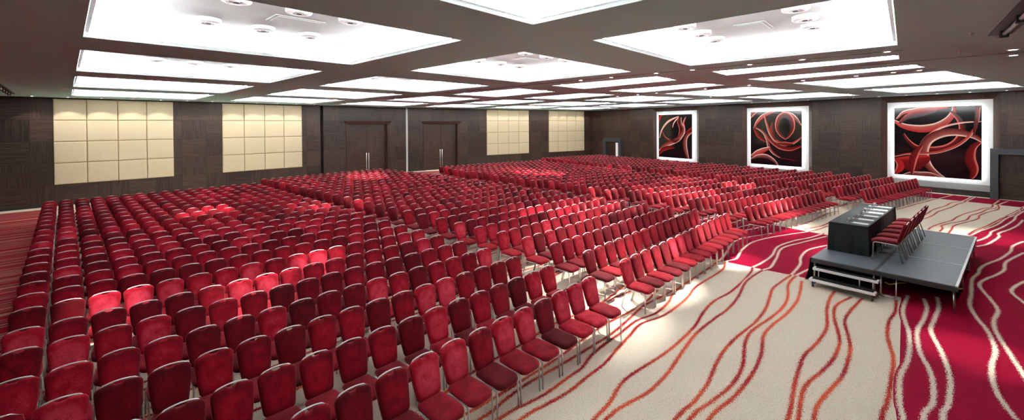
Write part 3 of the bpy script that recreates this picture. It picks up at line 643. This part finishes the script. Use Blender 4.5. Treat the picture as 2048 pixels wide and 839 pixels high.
def build_art(k, label):
    r = empty('backlit_artwork', (*h2(WAX, AC[k]), 0), -TH-pi/2); tag(r, label, 'artwork', 'backlit artworks on the right wall')
    MB().box((-2.14, .155, .6), (2.14, .2, 5.14)).build('white_backboard', M['white'], r)
    w, z0, z1 = 1.76, .88, 4.81
    pn = MB(); pn.box((-w, -.01, z0), (w, .02, z1), 0)
    cols = [BK]*len(pn.v)
    for n, (path, bw, c0, c1) in enumerate(ARTS[k]):
        C = catmull(path, .02); o = len(pn.v); y = -.0112-.0006*n
        N = len(C)
        for i, p in enumerate(C):
            t = (C[min(i+1, N-1)]-C[max(i-1, 0)]).normalized(); nn = Vector((t.y, -t.x, 0))
            s = i/(N-1); ww = bw*max(.12, sin(pi*min(1, max(0, .08+s*.84)))**.8)
            for j in range(9):
                f = (j/8)**1.5; u = p.x+nn.x*ww*f; v = p.y+nn.y*ww*f
                u = min(.998, max(.002, u)); v = min(.998, max(.002, v))
                pn.v.append((-w+2*w*u, y, z1-(z1-z0)*v)); cols.append(ink(c0, c1, f))
        for i in range(N-1):
            for j in range(8):
                a = o+i*9+j; pn.f.append((a, a+9, a+10, a+1)); pn.mi.append(1)
    ob = pn.build('art_panel', [M['artblack'], M['print']], r)
    at = ob.data.color_attributes.new('ink', 'FLOAT_COLOR', 'POINT'); at.data.foreach_set('color', [c for q in cols for c in q])
    for (a, b) in (((-w+.05, z0+.05), (w-.05, z0+.05)), ((-w+.05, z1-.05), (w-.05, z1-.05)), ((-w+.05, z0+.05), (-w+.05, z1-.05)), ((w-.05, z0+.05), (w-.05, z1-.05))):
        hor = abs(b[0]-a[0]) > abs(b[1]-a[1]); q = .012
        s = MB(); s.box((a[0]-(0 if hor else q), .03, a[1]-(q if hor else 0)), (b[0]+(0 if hor else q), .055, b[1]+(q if hor else 0))); s.build('light_strip', M['artglow'], r)
    MB().box((-w+.4, .02, z0+.4), (w-.4, .155, z1-.4)).build('standoff_block', M['white'], r)
    # splayed timber surround and pale sill
    f = MB(); A, B = 2.4, 2.13
    oz0, oz1, iz0, iz1 = .3, 5.42, .62, 5.13
    P = [(-A, -.015, oz0), (A, -.015, oz0), (A, -.015, oz1), (-A, -.015, oz1), (-B, .15, iz0), (B, .15, iz0), (B, .15, iz1), (-B, .15, iz1)]
    f.add(P, [(1, 2, 6, 5), (2, 3, 7, 6), (3, 0, 4, 7)], 0); f.add(P, [(0, 1, 5, 4)], 1)
    struct(f.build('trim_%d' % (6+k), [M['wood_frame'], M['plinth']], None, False, (*h2(WAX, AC[k]), 0), -TH-pi/2))
build_art(0, 'backlit black and red artwork with claw-like spikes, farthest along right wall')
build_art(1, 'backlit black and red artwork with round loop, middle one on right wall')
build_art(2, 'backlit black and red artwork of crossing ellipses, nearest the stage')
# ------------------------------------------------------------------ chairs
def back_outline(detail):
    # (u, v): u across, v up the slope of the back, 0..L
    L = .515; hb, ht = .178, .215
    if not detail:
        return [(-.10, 0), (.10, 0), (hb-.01, .05), (ht-.004, L-.14), (ht-.03, L-.035), (.1, L), (-.1, L), (-ht+.03, L-.035), (-ht+.004, L-.14), (-hb+.01, .05)]
    P = []
    def arc(cx, cy, r, a0, a1, n):
        for k in range(n+1):
            a = rad(a0+(a1-a0)*k/n); P.append((cx+r*cos(a), cy+r*sin(a)))
    arc(hb-.065, .065, .065, -90, -6, 5)
    P.append((.199, .22)); P.append((.211, .36))
    arc(ht-.065, L-.087, .065, 0, 76, 6)
    top = lambda u: L-.004-.9*u*u
    P.append((.075, top(.075)))
    for k in range(7):                       # the hand hole under the rail
        a = rad(180*k/6); P.append((.052*cos(a), top(.05)-.003-.024*sin(a)))
    P.append((-.075, top(.075)))
    arc(-ht+.065, L-.087, .065, 104, 180, 6)
    P.append((-.211, .36)); P.append((-.199, .22))
    arc(-hb+.065, .065, .065, 186, 270, 5)
    return P
B0 = Vector((0, .185, .462)); BD = Vector((0, .15, .503)).normalized(); BN = Vector((0, BD.z, -BD.y))   # BN points to the rear
def mk_back(mb, detail):
    O = back_outline(detail); n = len(O); cu = (0, .27)
    def ring(ins, d):
        r = []
        for u, v in O:
            du, dv = cu[0]-u, cu[1]-v; l = math.hypot(du, dv); k = ins/l
            r.append(B0 + Vector((u+du*k, 0, 0)) + BD*(v+dv*k) + BN*d)
        return r
    rings = [(.006, -.026), (0, -.014), (0, .014), (.006, .026)] if detail else [(0, -.022), (0, .022)]
    if detail: rings = [(.07, -.040), (.03, -.036)] + rings + [(.03, .033), (.07, .036)]
    o = len(mb.v); vs = []; fs = []
    for r in rings: vs += ring(*r)
    for i in range(len(rings)-1):
        fs += [(i*n+k, (i+1)*n+k, (i+1)*n+(k+1) % n, i*n+(k+1) % n) for k in range(n)]
    c0 = len(vs); vs.append(B0+BD*.27+BN*(-.044 if detail else -.03)); c1 = len(vs); vs.append(B0+BD*.27+BN*(.039 if detail else .03))
    last = (len(rings)-1)*n
    fs += [(c0, k, (k+1) % n) for k in range(n)] + [(c1, last+(k+1) % n, last+k) for k in range(n)]
    return mb.add(vs, fs)
def mk_rail(mb, detail):
    L = .515
    us = [-.18, -.165, -.14, -.09, -.045, 0, .045, .09, .14, .165, .18] if detail else [-.175, -.1, 0, .1, .175]
    pts = [B0+Vector((u, 0, 0))+BD*(L+.006-.9*u*u-(20*(abs(u)-.14)**2 if abs(u) > .14 else 0))+BN*.012 for u in us]
    return mb.tube(pts, .0105 if detail else .0145, 8 if detail else 4, flat=.8)
def mk_seat(mb, detail):
    if detail:
        O = []
        def arc(cx, cy, r, a0, a1, n):
            for k in range(n+1):
                a = rad(a0+(a1-a0)*k/n); O.append((cx+r*cos(a), cy+r*sin(a)))
        arc(.215-.12, -.325+.11, .115, -90, 0, 5); O.append((.212, -.05)); arc(.195-.05, .20-.05, .05, 0, 90, 3)
        arc(-.195+.05, .20-.05, .05, 90, 180, 3); O.append((-.212, -.05)); arc(-.215+.12, -.325+.11, .115, 180, 270, 5)
        rings = [(.05, .412), (.012, .418), (0, .438), (.004, .462), (.03, .482), (.08, .492)]
        zc = .496
    else:
        O = [(-.1, -.325), (.1, -.325), (.205, -.23), (.19, .19), (-.19, .19), (-.205, -.23)]
        rings = [(.01, .415), (0, .44), (.03, .478)]; zc = .492
    n = len(O); cu = (0, -.06); vs = []; fs = []
    for ins, z in rings:
        for u, v in O:
            du, dv = cu[0]-u, cu[1]-v; l = math.hypot(du, dv); k = ins/l
            fr = max(0, (-.2-v)/.12)
            vs.append((u+du*k, v+dv*k, z-.02*fr))
    for i in range(len(rings)-1): fs += [(i*n+k, i*n+(k+1) % n, (i+1)*n+(k+1) % n, (i+1)*n+k) for k in range(n)]
    c = len(vs); vs.append((0, -.06, zc)); l = (len(rings)-1)*n
    fs += [(c, l+k, l+(k+1) % n) for k in range(n)]
    b = len(vs); vs.append((0, -.06, .412)); fs += [(b, (k+1) % n, k) for k in range(n)]
    return mb.add(vs, fs)
def bend(a, c, b, r, n=4):          # rounded corner at c between a and b
    a, b, c = Vector(a), Vector(b), Vector(c); p, q = c+(a-c).normalized()*r, c+(b-c).normalized()*r
    return [p*(1-t)**2+c*2*t*(1-t)+q*t*t for t in [k/n for k in range(n+1)]]
def frame_paths(s):
    f0, f1 = (s*.207, -.275, 0), (s*.200, -.265, .418); r1, r0 = (s*.200, .165, .405), (s*.207, .275, 0)
    a = bend(f0, f1, r1, .06); b = bend(f1, r1, r0, .05)
    return [Vector(f0)]+a[:3], a[2:]+b[:3], b[2:]+[Vector(r0)]
CHAIR = {}
def chair_parts():
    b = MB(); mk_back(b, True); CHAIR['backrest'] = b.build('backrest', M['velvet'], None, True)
    b = MB(); mk_rail(b, True); CHAIR['back_rail'] = b.build('back_rail', M['rail'], None, True)
    b = MB(); mk_seat(b, True); CHAIR['seat'] = b.build('seat', M['velvet'], None, True)
    for s, nm in ((-1, 'L'), (1, 'R')):
        f, m, r = frame_paths(s)
        for key, pts in (('leg', f), ('seat_rail', m), ('leg', r)):
            b = MB(); b.tube(pts, .0145, 10, flat=.85)
            CHAIR[key+nm+('f' if pts is f else 'r')] = b.build(key, M['chrome'], None, True)
chair_parts()
_first = [True]
def make_chair(x, y, rz, z, label, group, tone):
    r = empty('banquet_chair', (x, y, z), rz); tag(r, label, 'chair', group)
    for k, src in CHAIR.items():
        c = src if _first[0] else src.copy()
        if not _first[0]: COL.objects.link(c)
        c.parent = r
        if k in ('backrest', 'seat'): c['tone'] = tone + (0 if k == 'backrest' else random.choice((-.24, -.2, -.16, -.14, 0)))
    _first[0] = False
    return r
def rows():
    YR = [4.53,5.54,6.49,7.46,8.38,9.31,10.21,11.11,12.06,13.0,13.86,14.75,15.6,16.44,17.35,18.22,19.15,20.04,20.95,21.8,22.72,23.55,24.35,25.27]
    YL = [4.65,5.78,6.83,7.74,8.74,9.6,10.66,11.54,12.38,13.2,14.05,14.87,15.7,16.55,17.57,18.5,19.4,20.32,21.2,22.04,22.95,23.85,24.6,25.53]
    for i, (a, b) in enumerate(zip(YL, YR)):
        x0 = {0: -.63, 1: -.58, 2: -.52}.get(i, -.45)
        yield 0, i, (x0, a), (6.9-.002*i if i > 2 else (6.95, 6.92, 6.89)[i], b), 17
    L = [(8.43,4.54),(8.46,5.52),(8.43,6.48),(8.40,7.4),(8.38,8.3),(8.35,9.2),(8.3,10.07),(8.3,11.0),(8.25,11.95),(8.26,12.85),(8.22,13.76),(8.2,14.68),(8.17,15.5),(8.15,16.33),(8.15,17.27),(8.15,18.27),(8.14,19.14),(8.09,19.95),(8.05,20.85),(8.04,21.75),(7.99,22.61),(8.03,23.55),(7.96,24.35),(7.98,25.2),(7.92,26.03),(7.81,26.87)]
    R = [(15.0,4.38),(15.03,5.39),(14.98,6.3),(14.96,7.21),(14.93,8.1),(14.91,9.01),(15.35,9.94),(15.25,10.84),(15.23,11.83),(15.27,12.83),(15.23,13.8),(15.6,14.74),(15.57,15.5),(15.54,16.25),(15.38,17.19),(15.35,18.17),(15.35,19.16),(15.5,19.95),(15.55,20.78),(15.5,21.7),(15.4,22.6),(15.4,23.5),(15.3,24.4),(15.3,25.2),(15.2,26.05),(15.15,26.95)]
    for i, (a, b) in enumerate(zip(L, R)): yield 1, i, a, b, round((b[0]-a[0])/.466)+1
    L = [(15.05,8.39),(14.9,9.4),(14.72,10.43),(14.58,11.4),(14.49,12.33),(14.38,13.24),(13.76,14.1),(13.66,15.08),(13.54,15.98),(13.46,16.93),(13.42,17.9),(12.87,18.78),(12.66,19.65),(12.55,20.4),(12.5,21.2),(12.35,22.0),(12.37,23.0),(12.31,23.92),(11.78,24.75),(11.8,25.66),(11.73,26.45),(11.76,27.34),(11.78,28.2),(11.72,29.02)]
    R = [(21.41,8.68),(21.55,9.72),(21.49,10.68),(21.38,11.63),(21.36,12.62),(21.3,13.61),(21.3,14.52),(21.15,15.39),(21.14,16.31),(21.07,17.2),(21.08,18.15),(21.05,19.1),(21.0,19.95),(20.93,20.7),(20.88,21.5),(20.88,22.3),(20.85,23.2),(20.85,24.1),(20.8,24.95),(20.8,25.85),(20.75,26.7),(20.75,27.55),(20.7,28.4),(20.7,29.2)]
    for i, (a, b) in enumerate(zip(L, R)): yield 2, i, h2(*a), h2(*b), round((b[0]-a[0])/.458)+1
    L = [(23.1,7.76),(23.08,8.78),(23.1,9.78),(23.1,10.74),(23.02,11.68),(23.05,12.65),(23.02,13.57),(23.08,14.6),(23.08,15.52),(23.06,16.42),(23.03,17.4),(23.05,18.42),(22.95,19.25),(22.93,20.3),(22.88,21.2),(22.86,22.12),(22.85,23.1),(22.8,24.0),(22.8,25.0),(22.8,26.0),(22.75,26.9),(22.7,27.7),(22.7,28.6),(22.65,29.45),(22.6,30.3),(22.5,31.1)]
    R = [29.95,30.02,30.08,29.98,30.03,29.95,29.93,29.75,29.7,29.66,29.78,29.9,29.75,29.6,29.5,29.45]+[29.45]*10
    for i, (a, b) in enumerate(zip(L, R)): yield 3, i, h2(*a), h2(b, a[1]+.01), 16
BL = ['nearest block', 'second block', 'third block', 'farthest block']
END = ['right end', 'left end', 'left end', 'left end']
GR = ['chairs of the nearest block', 'chairs of the second block', 'chairs of the third block', 'chairs of the farthest block']
CAMP = Vector((0, 0, 3.94)); FW = (cos(rad(43.175)), sin(rad(43.175)))
TONES = {(0, 7, 17): 0.16, (0, 7, 16): 0.16, (0, 3, 15): 0.16, (0, 3, 14): 0.16, (0, 6, 14): 0.16, (0, 4, 13): 0.16, (0, 5, 13): 0.16, (0, 6, 13): 0.16, (0, 8, 11): 0.16, (0, 9, 8): 0.16, (0, 14, 14): 0.16, (0, 10, 15): 0.16, (0, 5, 8): 0.16, (0, 4, 12): 0.16, (0, 3, 11): 0.16, (0, 11, 10): 0.16, (0, 14, 7): 0.16, (0, 4, 8): 0.16, (0, 5, 5): 0.16, (0, 4, 5): 0.16, (1, 12, 1): 0.16, (1, 11, 1): 0.16, (0, 3, 8): 0.16, (0, 2, 8): 0.16, (1, 4, 2): 0.16, (1, 2, 1): 0.16, (1, 15, 2): 0.16, (1, 18, 1): 0.16, (0, 3, 6): 0.66, (0, 2, 6): 0.16, (0, 7, 15): 0.66, (0, 10, 16): 0.66, (0, 7, 14): 0.66, (0, 6, 11): 0.66, (0, 6, 10): 0.66, (0, 7, 7): 0.66, (0, 14, 12): 0.66, (0, 14, 9): 0.66, (0, 7, 8): 0.66, (0, 7, 13): 0.66, (0, 3, 16): 0.66, (0, 5, 16): 0.66, (0, 4, 7): 0.66, (1, 4, 1): 0.66, (1, 7, 1): 0.66, (0, 4, 1): 0.66, (0, 1, 2): 0.66, (0, 1, 8): 0.66, (0, 1, 9): 0.66, (0, 1, 5): 0.66, (0, 1, 6): 0.66, (0, 1, 1): 0.66, (0, 1, 3): 0.66, (1, 1, 1): 0.66, (1, 1, 6): 0.66, (1, 1, 7): 0.66, (1, 1, 8): 0.66}   # chairs with noticeably dark or light nap; a few have spotlight painted into tone
def all_chairs():
    rnd = random.Random(3); out = []
    for blk, i, a, b, n in rows():
        A, B = Vector(a), Vector(b); d = (B-A)/(n-1); rz = math.atan2(d.y, d.x); nrm = Vector((-sin(rz), cos(rz)))
        for k in range(n):
            # back-top line is .338 behind the middle of the chair
            p = A+d*k-nrm*(.338+rnd.uniform(-.012, .012)); t = rnd.random()
            tone = .39+rnd.gauss(0, .09)-(.26 if t < .13 else 0)+(.16 if t > .9 else 0)
            seat = (n-k) if blk == 0 else k+1
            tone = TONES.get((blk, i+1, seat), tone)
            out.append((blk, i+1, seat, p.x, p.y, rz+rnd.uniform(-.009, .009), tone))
    return out
CH = all_chairs()
def depth_and_x(x, y):
    f = x*FW[0]+y*FW[1]; r = x*FW[1]-y*FW[0]
    px = 1024+839.3*r/max(f, .01); py = 252-839.3*(.75-3.94)/max(f, .01)
    return f, px, py
cand = []
for c in CH:
    f, px, py = depth_and_x(c[3], c[4])
    if f > .5 and -35 < px < 2080 and py < 900: cand.append((math.hypot(c[3], c[4]), c))
cand.sort(key=lambda q: q[0])
NEAR = [c for _, c in cand[:300]]; ns = set(id(c) for c in NEAR)
cntrow = {}
for c in CH: cntrow[(c[0], c[1])] = max(cntrow.get((c[0], c[1]), 0), c[2])
for c in NEAR:
    blk, row, seat, x, y, rz, tone = c
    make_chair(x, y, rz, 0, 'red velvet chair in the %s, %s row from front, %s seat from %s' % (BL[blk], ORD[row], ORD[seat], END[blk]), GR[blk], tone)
def build_mass():
    lo = MB(); mk_back(lo, False); nb = len(lo.f); mk_seat(lo, False); nv = len(lo.f); lo.cm = 1
    mk_rail(lo, False); nr = len(lo.f); lo.cm = 2
    for s in (-1, 1):
        f, m, r = frame_paths(s); lo.tube([f[0], f[-1], m[0], m[-1], r[1], r[-1]], .0145, 4, cap=False)
    import numpy as np
    V = np.array(lo.v); nV = len(V)
    loops = np.array([i for f in lo.f for i in f]); sizes = np.array([len(f) for f in lo.f]); mi = np.array(lo.mi)
    rest = [c for c in CH if id(c) not in ns]
    keep = []
    for c in rest:
        f, px, py = depth_and_x(c[3], c[4])
        if f > .2: keep.append(c)
    n = len(keep)
    AV = np.empty((n, nV, 3)); tone = np.empty((n, nV)); tmask = np.zeros(nV)
    for q, c in enumerate(keep):
        ca, sa = cos(c[5]), sin(c[5])
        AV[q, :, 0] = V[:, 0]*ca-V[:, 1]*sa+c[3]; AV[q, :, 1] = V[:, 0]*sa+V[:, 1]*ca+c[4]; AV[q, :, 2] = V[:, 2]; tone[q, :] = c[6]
    AL = (loops[None, :]+(np.arange(n)*nV)[:, None]).ravel(); AS = np.tile(sizes, n)
    me = bpy.data.meshes.new('distant_banquet_chairs')
    me.vertices.add(n*nV); me.vertices.foreach_set('co', AV.ravel().astype(np.float32))
    me.loops.add(len(AL)); me.loops.foreach_set('vertex_index', AL.astype(np.int32))
    st = np.concatenate([[0], np.cumsum(AS)[:-1]])
    me.polygons.add(len(AS)); me.polygons.foreach_set('loop_start', st.astype(np.int32))
    try: me.polygons.foreach_set('loop_total', AS.astype(np.int32))
    except Exception: pass
    for m in ('velvet', 'rail', 'chrome'): me.materials.append(M[m])
    me.polygons.foreach_set('material_index', np.tile(mi, n).astype(np.int32))
    me.polygons.foreach_set('use_smooth', np.ones(len(AS), dtype=bool))
    me.update(calc_edges=True); me.validate()
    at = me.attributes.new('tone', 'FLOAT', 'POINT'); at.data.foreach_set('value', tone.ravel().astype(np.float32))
    o = bpy.data.objects.new('distant_banquet_chairs', me); COL.objects.link(o)
    tag(o, 'sea of red velvet banquet chairs in long rows filling the back of the hall', 'chairs', None, 'stuff')
build_mass()

# ------------------------------------------------------------------ stage
SA = math.atan2(-.74, 5.77); U = Vector((cos(SA), sin(SA))); VV = Vector((-sin(SA), cos(SA)))
SO = Vector((12.44, -.78)); SL, SWD, SH = 5.82, 2.54, .58
def sp(u, v): p = SO+U*u+VV*v; return (p.x, p.y)
mw, mv = SL/3, SWD/2
SIDE = ['right', 'left']; POS = ['near end by the steps', 'middle of stage', 'far end of stage']
for j in range(2):
    for i in range(3):
        p = sp(mw*(i+.5), mv*(j+.5))
        r = empty('stage_deck', (*p, 0), SA)
        tag(r, 'black grey-topped stage deck, %s side, %s' % (('open' if j == 0 else 'audience'), POS[i]), 'stage', 'six stage decks')
        a, b = mw/2-.004, mv/2-.004
        d = MB(); d.box((-a, -b, SH-.02), (a, b, SH)); d.build('deck_board', M['deck'], r)
        e = MB(); e.box((-a, -b, SH-.12), (a, -b+.03, SH-.02)); e.box((-a, b-.03, SH-.12), (a, b, SH-.02)); e.box((-a, -b+.03, SH-.12), (-a+.03, b-.03, SH-.02)); e.box((a-.03, -b+.03, SH-.12), (a, b-.03, SH-.02))
        e.build('deck_frame', M['black'], r)
        t = MB()
        if j == 0: t.box((-a, -b-.006, SH-.03), (a, -b+.035, SH+.004))
        if i > 0: t.box((-a-.004, -b, SH-.002), (-a+.016, b, SH+.003))
        if i == 2: t.box((a-.02, -b, SH-.03), (a+.004, b, SH+.004))
        if t.f: t.build('edge_trim', M['deck_edge'], r)
        if j == 1: MB().box((-a, -b-.004, SH-.002), (a, -b+.05, SH+.003)).build('joint_tape', M['black'], r)
        for sx in (-1, 1):
            for sy in (-1, 1):
                l = MB(); l.tube([(sx*(a-.1), sy*(b-.06), SH-.1), (sx*(a-.07), sy*(b-.05), .0)], .02, 10); l.build('leg', M['chrome'], r, True)
        br = MB(); br.tube([(-a+.1, -b+.06, SH-.11), (a-.08, -b+.05, .06)], .011, 8); br.build('leg_brace', M['chrome'], r, True)
        if i == 0 and j == 0:
            lp = MB(); x = -a+.06; y0, y1 = b-.32, b-.06; z0, z1 = .03, SH-.12
            pts = [(x, y0, z1), (x, y0, z0+.06), (x, y0+.02, z0+.015), (x, y0+.06, z0), (x, y1-.06, z0), (x, y1-.02, z0+.015), (x, y1, z0+.06), (x, y1, z1)]
            lp.tube(pts, .013, 10); lp.build('leg_loop', M['steel'], r, True)
# black cloth valance along the audience side of the stage
sk = MB(); n = 70; vs = []; fs = []
for k in range(n+1):
    u = -.02+(SL+.02)*k/n; w = .018*sin(k*1.9)
    for z, o in ((SH-.02, .012), (SH*.55, .03+w*.6), (.004, .05+w+(.06*max(0, 1-k/6)))):
        p = sp(u, SWD+o); vs.append((p[0], p[1], z))
for k in range(n):
    for q in range(2): fs.append((k*3+q, k*3+3+q, k*3+4+q, k*3+1+q))
sk.add(vs, fs); o = sk.build('stage_valance', M['skirt'], None, True); m_ = o.modifiers.new('thick', 'SOLIDIFY'); m_.thickness = .004
tag(o, 'black cloth valance hanging along the audience side of the stage', 'cloth')
bk = MB(); vs = []; fs = []  # drape added to darken the space under the stage
for k in range(41):
    q = sp(.42+.015*sin(k*1.5), 1.42+1.05*k/40); vs += [(q[0], q[1], SH-.128), (q[0], q[1], .01)]
fs = [(2*k, 2*k+1, 2*k+3, 2*k+2) for k in range(40)]
bk.add(vs, fs); o = bk.build('darkening_drape', M['skirt'], None, True); o.modifiers.new('thick', 'SOLIDIFY').thickness = .004
tag(o, 'black drape added under the stage to darken the space behind the steps', 'cloth')
# steps at the near end
r = empty('stage_steps', (*sp(-.25, 1.82), 0), SA); tag(r, 'two-tread black steps with white edges at near end of stage', 'steps')
for k, (u0, u1, z) in enumerate(((-.27, .03, .2), (.02, .235, .395))):
    t = MB(); t.box((u0+.03, -.6, z-.04), (u1, .6, z)); tr = t.build('tread', M['rubber'], r)
    e = MB(); e.box((u0-.01, -.615, z-.045), (u0+.04, .615, z+.006)); e.box((u0+.04, -.615, z-.045), (u0+.17, -.575, z+.006)); e.box((u0+.04, .575, z-.045), (u0+.17, .615, z+.006))
    e.build('nosing', M['nosing'], tr)
for y in (-.55, .55):
    l = MB(); l.box((-.22, y-.02, .03), (-.18, y+.02, .16)); l.build('leg', M['black'], r)
    l = MB(); l.tube([(-.20, y, .06), (.2, y, .06)], .014, 8); l.build('base_rail', M['black'], r, True)
    w = MB(); w.tube([(-.2, y-.012, .03), (-.2, y+.012, .03)], .03, 16); w.build('caster', M['rubber'], r, True)
for y in (-.52, -.28, .5):
    l = MB(); l.tube([(.06, y, .06), (.06, y, .36)], .012, 8); l.build('upright', M['steel'], r, True)
# cable and bundle under the stage
cb = MB(); pts = [sp(.2, 1.16), sp(.26, 1.08), sp(.32, 1.02), sp(.27, .92), sp(.36, .82)]
cb.tube([(p[0], p[1], .30-.05*sin(k*1.3)) for k, p in enumerate(pts)], .012, 8); o = cb.build('power_cable', M['cable'], None, True)
tag(o, 'yellow cable looped under the near edge of the stage deck', 'cable')
# table, cloth and what stands on it
TL, TW, TZ = 3.86, .80, SH+.75
tc = Vector((15.74, .86)); TA = math.atan2(-.46, 3.88)
t = empty('conference_table', (tc.x, tc.y, SH+.0045), TA); tag(t, 'long table hidden under black cloth on the stage', 'table')
MB().box((-TL/2+.02, -TW/2+.02, .715), (TL/2-.02, TW/2-.02, .742)).build('tabletop', M['black'], t)
for sx in (-1, 1):
    for sy in (-1, 1): MB().tube([(sx*(TL/2-.15), sy*(TW/2-.1), .715), (sx*(TL/2-.12), sy*(TW/2-.1), 0)], .018, 8).build('leg', M['chrome'], t, True)
cl = MB(); vs = []; fs = []
a, b, rr = TL/2, TW/2, .03
base = []
def edge(x0, y0, x1, y1, n):
    for k in range(n): base.append((x0+(x1-x0)*k/n, y0+(y1-y0)*k/n))
edge(-a, -b, a, -b, 60); edge(a, -b, a, b, 14); edge(a, b, -a, b, 60); edge(-a, b, -a, -b, 14)
N = len(base); prof = [(-.02, .752), (0, .748), (.006, .735), (.012, .5), (.018, .25), (.022, .004)]
for pi_, (off, z) in enumerate(prof):
    for k, (x, y) in enumerate(base):
        fold = (.010*sin(k*1.7)+.008*sin(k*.63+1))*max(0, pi_-2)/3
        nx = (1 if x >= a-1e-6 else -1 if x <= -a+1e-6 else 0); ny = (1 if y >= b-1e-6 else -1 if y <= -b+1e-6 else 0)
        vs.append((x+nx*(off+fold), y+ny*(off+fold), z))
for i in range(len(prof)-1): fs += [(i*N+k, (i+1)*N+k, (i+1)*N+(k+1) % N, i*N+(k+1) % N) for k in range(N)]
c = len(vs); vs.append((0, 0, .7525)); fs += [(c, k, (k+1) % N) for k in range(N)]
cl.add(vs, fs); o = cl.build('tablecloth', M['cloth'], None, False, (tc.x, tc.y, SH), TA); o.modifiers.new('thick', 'SOLIDIFY').thickness = .003
tag(o, 'black floor-length cloth draped over the stage table', 'tablecloth')
def tp(x, y): p = tc+Vector((cos(TA), sin(TA)))*x+Vector((-sin(TA), cos(TA)))*y; return (p.x, p.y)
TOP = SH+.7535
SEATN = ['nearest the steps', 'second from the steps end', 'third from the steps end', 'third from the far end', 'second from the far end', 'nearest the far end']
for i in range(6):
    x = -1.62+.638*i
    b = MB(); b.box((-.105, -.16, 0), (.105, .16, .002)); b.box((-.09, -.14, .002), (.09, .14, .0035))
    o = b.build('note_pad', M['paper'], None, False, (*tp(x, -.2), TOP), TA+random.uniform(-.05, .05)); tag(o, 'white note sheet on black table, '+SEATN[i], 'paper', 'note sheets on the stage table')
    pn = MB(); pn.tube([(0, 0, .004), (.13, .02, .004)], .004, 6); o = pn.build('pen', M['steel'], None, True, (*tp(x-.05, -.12), TOP+.002), TA); tag(o, 'slim pen on the note sheet '+SEATN[i], 'pen', 'pens on the stage table')
    g_ = MB(); g_.lathe([(0, 0), (.032, 0), (.036, .11), (.033, .11), (.029, .008), (0, .008)], 20)
    o = g_.build('water_glass', M['glass'], None, True, (*tp(x-.02, .03), TOP)); tag(o, 'clear water glass on black table, '+SEATN[i], 'glass', 'glasses on the stage table')
    cst = MB(); cst.cyl((0, 0), .055, 0, .003, 20); 
    p = tp(x-.02, .03)
    o = cst.build('paper_coaster', M['paper'], None, False, (p[0], p[1], TOP-.0002)); tag(o, 'round white paper coaster under the glass '+SEATN[i], 'coaster', 'coasters on the stage table')
for i in range(6):
    q = sp(1.375+.648*i, .0)
    base_p = Vector((13.83, .135))+U*(.648*i)
    # rear legs stand on base_p; the chair looks at the audience
    p = base_p+VV*(.275-.115)
    make_chair(p.x, p.y, SA+pi, SH+.0055, 'red velvet chair on the stage behind the table, '+SEATN[i], 'six chairs on the stage', .33)

# ------------------------------------------------------------------ camera and world
f_, PYc, pit, roll, a1 = 839.3, 257.2, rad(.48), rad(-.401), rad(43.175)
def rows_cam():
    cp, sp_, cr, sr = cos(pit), sin(pit), cos(roll), sin(roll)
    P = Matrix(((1, 0, 0), (0, sp_, cp), (0, cp, -sp_))); R = Matrix(((cr, sr, 0), (-sr, cr, 0), (0, 0, 1)))
    return R @ P
RMx = rows_cam()
P2W = Matrix(((sin(a1), cos(a1), 0), (-cos(a1), sin(a1), 0), (0, 0, 1)))     # camera-plan -> world
right, up, fwd = (P2W @ RMx.row[i] for i in range(3))
cam = bpy.data.cameras.new('camera'); co = bpy.data.objects.new('camera', cam); COL.objects.link(co)
co.matrix_world = Matrix(((right.x, up.x, -fwd.x, 0), (right.y, up.y, -fwd.y, 0), (right.z, up.z, -fwd.z, 3.94), (0, 0, 0, 1)))
cam.sensor_fit = 'HORIZONTAL'; cam.sensor_width = 36; cam.lens = f_/2048*36
cam.shift_x = 0; cam.shift_y = -(419.5-PYc)/2048; cam.clip_start = .05; cam.clip_end = 200
SC.camera = co
w = bpy.data.worlds.new('world'); SC.world = w; w.use_nodes = True
w.node_tree.nodes['Background'].inputs[0].default_value = (0, 0, 0, 1); w.node_tree.nodes['Background'].inputs[1].default_value = 0
vs_ = SC.view_settings; vs_.view_transform = 'Standard'; vs_.look = 'None'; vs_.gamma = 1; vs_.use_curve_mapping = False; vs_.exposure = 1.25
cy = SC.cycles; cy.use_denoising = True; cy.max_bounces = 6; cy.diffuse_bounces = 4; cy.glossy_bounces = 3; cy.transmission_bounces = 6
cy.sample_clamp_indirect = 8; cy.caustics_reflective = False; cy.caustics_refractive = False
